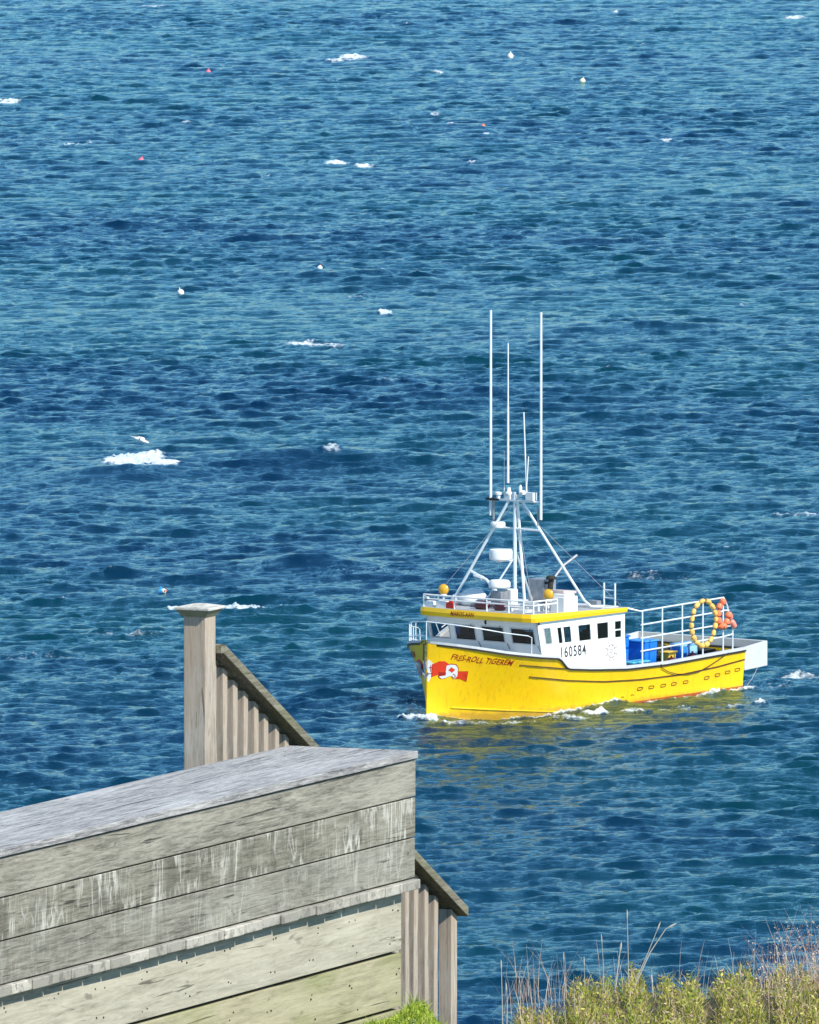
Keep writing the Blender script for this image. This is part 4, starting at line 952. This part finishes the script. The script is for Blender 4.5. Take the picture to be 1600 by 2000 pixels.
def blade(b, x, y, z, hh, lean, wd, az=None, seg=3):
    az = random.uniform(0, 6.28) if az is None else az
    dx, dy = math.cos(az), math.sin(az); px_, py_ = random.choice([(1,0),(.8,.6),(.8,-.6)])
    pts = []
    for k in range(seg+1):
        f = k/seg; pts.append((x+dx*lean*hh*f*f, y+dy*lean*hh*f*f, z+hh*(f-.25*lean*f*f), wd*(1-f*.85)))
    for a, c in zip(pts[:-1], pts[1:]):
        n0 = len(b.v)
        b.v += [(a[0]-px_*a[3],a[1]-py_*a[3],a[2]),(a[0]+px_*a[3],a[1]+py_*a[3],a[2]),(c[0]+px_*c[3],c[1]+py_*c[3],c[2]),(c[0]-px_*c[3],c[1]-py_*c[3],c[2])]
        b.f.append((n0,n0+1,n0+2,n0+3)); b.m.append(b.mi)
def leafq(b, c, r):
    n_ = Vector((random.uniform(-1,1),random.uniform(-1.2,.2),random.uniform(.0,1.3))).normalized(); a = n_.orthogonal().normalized()
    a = Matrix.Rotation(random.uniform(0,6.28),3,n_) @ a; d = n_.cross(a); c = Vector(c); k = random.uniform(.35,.6)
    n0 = len(b.v); b.v += [tuple(c-a*r), tuple(c+d*r*k), tuple(c+a*r*1.1), tuple(c-d*r*k)]; b.f.append((n0,n0+1,n0+2,n0+3)); b.m.append(b.mi)
def raw(b, name, mats):
    me = bpy.data.meshes.new(name); me.from_pydata(b.v, [], b.f)
    for m in mats: me.materials.append(m)
    me.polygons.foreach_set("material_index", b.m); me.update(); o = bpy.data.objects.new(name, me); return link(o)
b = MB(); random.seed(3)
base = H-47*(3070/24000)
for k in range(30000):
    x = random.uniform(.34, 2.4); y = random.uniform(46.0, 47.6)
    tp = scrub_top(x) + .03*math.sin(x*31)+.025*math.sin(x*57+2)
    if tp < -.12: continue
    f = random.random()**.55
    z = base-.15+(tp+.15)*f
    cl = math.sin(x*23+y*5)*math.sin(z*40+x*9)
    if cl < -.45 and random.random() < .5: continue
    b.mi = 1 if cl > .25 and random.random() < .7 else (0 if random.random() < .86 else 2)
    leafq(b, (x, y-(.4*(1-f)), z), random.uniform(.004,.011))
    b.mi = random.choice([0,0,1,2]); blade(b, x, y-.4*(1-f)-.01, z-.03, random.uniform(.03,.085), random.uniform(.3,1.0), .0017, seg=2)
o = raw(b, 'scrub', [M['leaf'], M['leafg'], M['dry']]); tag(o, 'low yellow green scrub along the bottom right of the slope', 'scrub', kind='stuff')
b = MB()
for k in range(1500):
    x = random.uniform(.33, 2.4); y = random.uniform(46.3, 48.2); px_ = 800+x/47*24000
    dens = float(np.interp(px_, [960,1000,1060,1150,1400,1500,1540,1600,2000], [.08,.28,.4,.22,.15,.5,1,1,.8]))
    if random.random() > dens: continue
    hh = float(np.interp(px_, [960,1000,1060,1150,1250,1400,1500,1560,1600,2000], [.10,.17,.17,.20,.18,.17,.22,.31,.34,.34]))*random.uniform(.55,1.1)
    b.mi = 0 if (px_ > 1500 or random.random() < .6) else 1
    blade(b, x, y, base-.06, hh+.06, random.uniform(.05,.5), random.uniform(.0008,.002))
    if px_ > 1480 and random.random() < .7:
        for q in range(5): leafq(b, (x+random.uniform(-.012,.012), y, base-.06+(hh+.06)*random.uniform(.55,.95)), .005)
o = raw(b, 'dry_grass', [M['dry'], M['straw']]); tag(o, 'dry pinkish brown grass at the bottom right edge of the slope', 'dry grass', kind='stuff')
# single tall stalks that stand out against the water
def stalk(pxs, label, y=47.2, r=.0022):
    pts = [at_px(a, c, y) for a, c in pxs]; o = thing('grass_stalk', label, 'grass stalk', pts[0], 0, 'tall pale grass stalks')
    P_ = [p-pts[0] for p in pts]; b = MB(); b.tube(P_, r, 5, True, r*.5); b.build('stem', M['straw'], o)
    b = MB(); d = (P_[-1]-P_[-2]).normalized(); e = P_[-1]
    b.lathe([(r*.5,-.03),(r*1.5,-.015),(r*1.3,.0),(r*.3,.012)], e, d, 6); b.build('seed_head', M['straw'], o)
stalk([(982,2010),(981,1950),(979,1880)],'upright pale stalk farthest left, nearest the timber end post')
stalk([(990,2010),(991,1960),(989,1925)],'short stalk just right of the leftmost one')
stalk([(1100,2010),(1103,1930),(1101,1865)],'thin vertical stalk second from the left end of the scrub', r=.0016)
stalk([(1140,2000),(1142,1930),(1141,1874)],'thin stalk at the left edge of the green scrub', r=.0016)
stalk([(1178,1960),(1179,1890),(1175,1830)],'slender stalk left of the tallest one', r=.0016)
stalk([(1202,1930),(1208,1880),(1213,1846)],'stout pale stalk leaning slightly right, beside the tallest one', r=.003)
stalk([(1228,1930),(1227,1860),(1225,1782)],'tallest vertical stalk, reaching highest over the water', r=.0019)
stalk([(1235,1930),(1262,1870),(1288,1806)],'long stalk leaning right, the left one of a crossing pair')
stalk([(1236,1935),(1270,1860),(1300,1815),(1316,1806)],'long arching stalk with a bent tip, leaning farthest right', r=.0026)
stalk([(1274,1990),(1276,1950),(1273,1910)],'short stout stalk in the middle of the scrub', r=.003)
stalk([(1452,1990),(1448,1930),(1446,1900)],'short bent stalk right of the middle of the scrub', r=.0026)
stalk([(1518,1930),(1519,1880),(1517,1852)],'upright stalk on the right, left one of a close pair', r=.0022)
stalk([(1534,1960),(1536,1900),(1535,1866)],'upright stalk on the right, right one of a close pair', r=.0022)
# turf against the foot of the deck
b = MB(); random.seed(9)
for k in range(9000):
    px_ = random.uniform(610, 930); y = random.uniform(49.0, 50.3)
    tp = float(np.interp(px_, [600,660,700,760,800,830,850,880,930], [2050,2025,2008,1985,1968,1962,1990,2010,2030]))
    py_ = tp + (2060-tp)*random.random()**1.3 + 14*math.sin(px_*.06)*.3
    c = at_px(px_, py_, y)
    if k % 2: leafq(b, c, random.uniform(.004,.010))
    else: blade(b, c.x, c.y, c.z-.012, random.uniform(.02,.05), random.uniform(.4,1.2), .0022, seg=2)
for k in range(30):
    c = at_px(random.uniform(800,822), 1990, 49.6); blade(b, c.x, c.y, c.z, random.uniform(.06,.125), .3, .003)
o = raw(b, 'turf', [M['turf']]); tag(o, 'bright green turf growing against the foot of the timber deck', 'grass', kind='stuff')
pts = [at_px(a, c, 48.75) for a, c in ((480,2015),(492,1985),(497,1955),(500,1951))]
o = thing('dead_stem', 'single thin dry stem standing in front of the lowest deck plank', 'plant stem', pts[0]); b = MB(); b.tube([p-pts[0] for p in pts], .0035, 6, True, .002); b.build('stem', M['straw'], o)
b = MB(); e = pts[-1]-pts[0]
for k in range(7): b.bar(e, e+Vector((random.uniform(-.02,.025),random.uniform(-.01,.01),random.uniform(-.004,.012))), .0016, 5)
b.build('seed_head', M['nail'], o)
